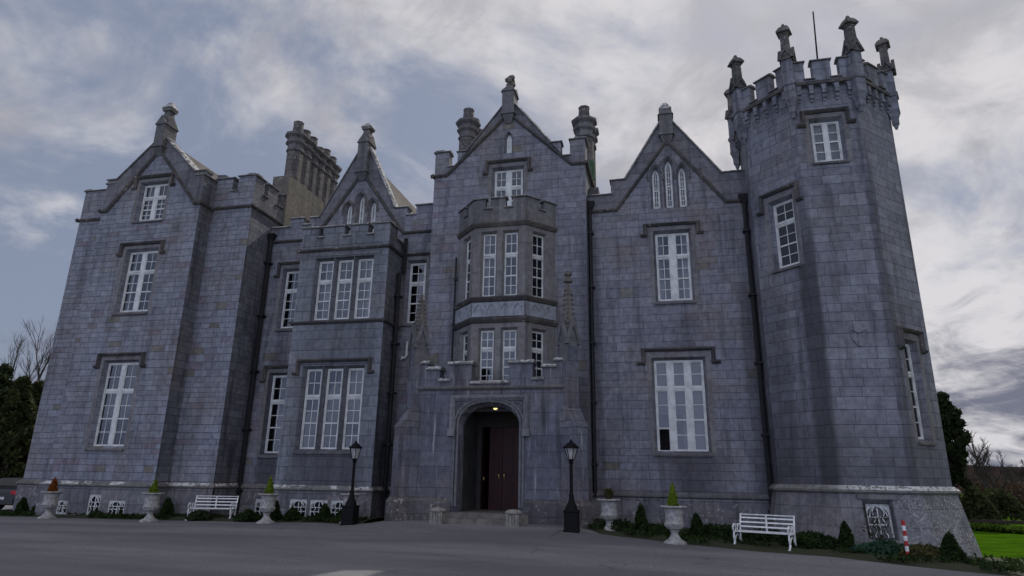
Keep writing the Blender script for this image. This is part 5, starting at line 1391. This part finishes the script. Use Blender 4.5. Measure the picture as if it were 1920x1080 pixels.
def topz(p, x, y): return front(p.y).px(x, y)[1]-p.z
GL = 'trees beyond the left corner'
for k, (x, Y, top, r_, mt, n, lb) in enumerate((
    (2, 33, (4, 712), 2.0, 'leaf_yew', 9000, 'dark evergreen tree at the left edge of the view'),
    (34, 35, (36, 722), 1.9, 'leaf_yew', 9000, 'dark evergreen tree right behind the parked car'),
    (-40, 40, (-40, 690), 2.6, 'leaf_dark', 7000, 'dark evergreen tree just beyond the left edge'),
    (62, 41, (64, 716), 1.5, 'leaf_olive', 4500, 'thin olive tree against the left corner of the castle'))):
    p = far(x, Y); crown_tree('evergreen_tree', p, topz(p, *top), r_, mt, lb, GL, n, .24, 60+k, trunk_h=.04, cone=1.)
p = far(28, 46); bare_tree(p, topz(p, 36, 605), 'tall bare tree rising above the evergreens at the left', GL, 11, .34, depth=5)
p = far(70, 50); bare_tree(p, topz(p, 72, 690), 'small bare tree against the left edge of the castle', GL, 12, .5, mat='bark_pale', depth=4)
GRT = 'trees beyond the right of the tower'
p = far(1784, 44); crown_tree('evergreen_tree', p, topz(p, 1782, 742), 1.0, 'leaf_dark', 'dark evergreen tree close behind the tower on the right', GRT, 9000, .24, 71, trunk_h=.30)
for k, (x, Y, top, sp, lb) in enumerate(((1848, 58, (1845, 805), .52, 'bare tree in the gap right of the dark evergreen'), (1905, 80, (1900, 852), .5, 'small far bare tree at the right edge'), (1816, 70, (1818, 862), .5, 'small bare tree low behind the dark evergreen'))):
    p = far(x, Y); bare_tree(p, topz(p, *top), lb, GRT, 21+k, sp, mat='bark', depth=5, r0_=.2)
for k, (x, Y, top, r_, mt, lb) in enumerate((
    (1862, 48, (1862, 918), 1.5, 'leaf_yew', 'round dark evergreen bush right of the tower foot'),
    (1822, 44, (1820, 915), 1.1, 'leaf_yew', 'dark bush against the right side of the tower'),
    (1900, 60, (1905, 905), 2.0, 'leaf_brown', 'brown leafless thicket at the right edge'),
    (1838, 62, (1838, 902), 2.0, 'leaf_brown', 'brown leafless thicket behind the dark bushes'),
    (1950, 55, (1950, 900), 2.2, 'leaf_brown', 'brown thicket just beyond the right edge'))):
    p = far(x, Y); h = topz(p, *top); mound('bush', p, r_, r_, h, mt, lb, 'bush', 'bushes beyond the lawn', 2600 if mt == 'leaf_brown' else 4000, .16, 80+k)
# hedge and rail
hz = onG(1862, 1019)
a = far(1800, hz.y+9); b_ = far(2100, hz.y+4)
rr = random.Random(9); mb = MB(); pts = []
h = front(hz.y+8).px(1862, 986)[1]-g(a.x, a.y)
for _ in range(9000):
    f_ = rr.random(); q = a+(b_-a)*f_; pts.append((q.x+rr.uniform(-.5, .5), q.y+rr.uniform(-.5, .5), q.z+h*rr.random()**.6))
leaves(mb, pts, .13, rr)
tag(mb.build('hedge', 'leaf_hedge'), 'low clipped green hedge beyond the lawn at the right', 'hedge')
fy = a.y+1.6; e = empty('rail_fence', (a.x+1, fy, g(a.x, fy)), 0, 'dark timber rail fence above the hedge at the right', 'fence')
z = front(fy).px(1860, 974)[1]-g(a.x, fy)
mb = MB(); mb.hexa([(-1.5, -.04, z-.16), (4.2, -.04, z-.22), (4.2, .04, z-.22), (-1.5, .04, z-.16), (-1.5, -.04, z), (4.2, -.04, z-.05), (4.2, .04, z-.05), (-1.5, .04, z)]); o = mb.build('rail', 'timber', e); o.matrix_parent_inverse = Matrix.Identity(4)
for x in (-.9, 1.5, 3.9):
    mb = MB(); mb.box(x-.06, x+.06, .045, .15, -.1, z-.02); o = mb.build('post', 'timber', e); o.matrix_parent_inverse = Matrix.Identity(4)
# far hill
mb = MB(); nx_, ny_ = 90, 10
for j in range(ny_+1):
    for i in range(nx_+1):
        X = -700+1600*i/nx_; f_ = j/ny_; Y = 230+220*f_
        hh = (13.5+2.2*noise.noise(Vector((X*.006, 3, 0)))+1.0*noise.noise(Vector((X*.03, 5, 0))))*ss(f_*1.1)
        mb.v.append((X, Y, -1.2+hh))
mb.f = [(j*(nx_+1)+i, j*(nx_+1)+i+1, (j+1)*(nx_+1)+i+1, (j+1)*(nx_+1)+i) for j in range(ny_) for i in range(nx_)]
tag(mb.build('hill', 'hill', smooth=True), 'low brown heathery hill far behind the castle', 'hill', kind='structure')
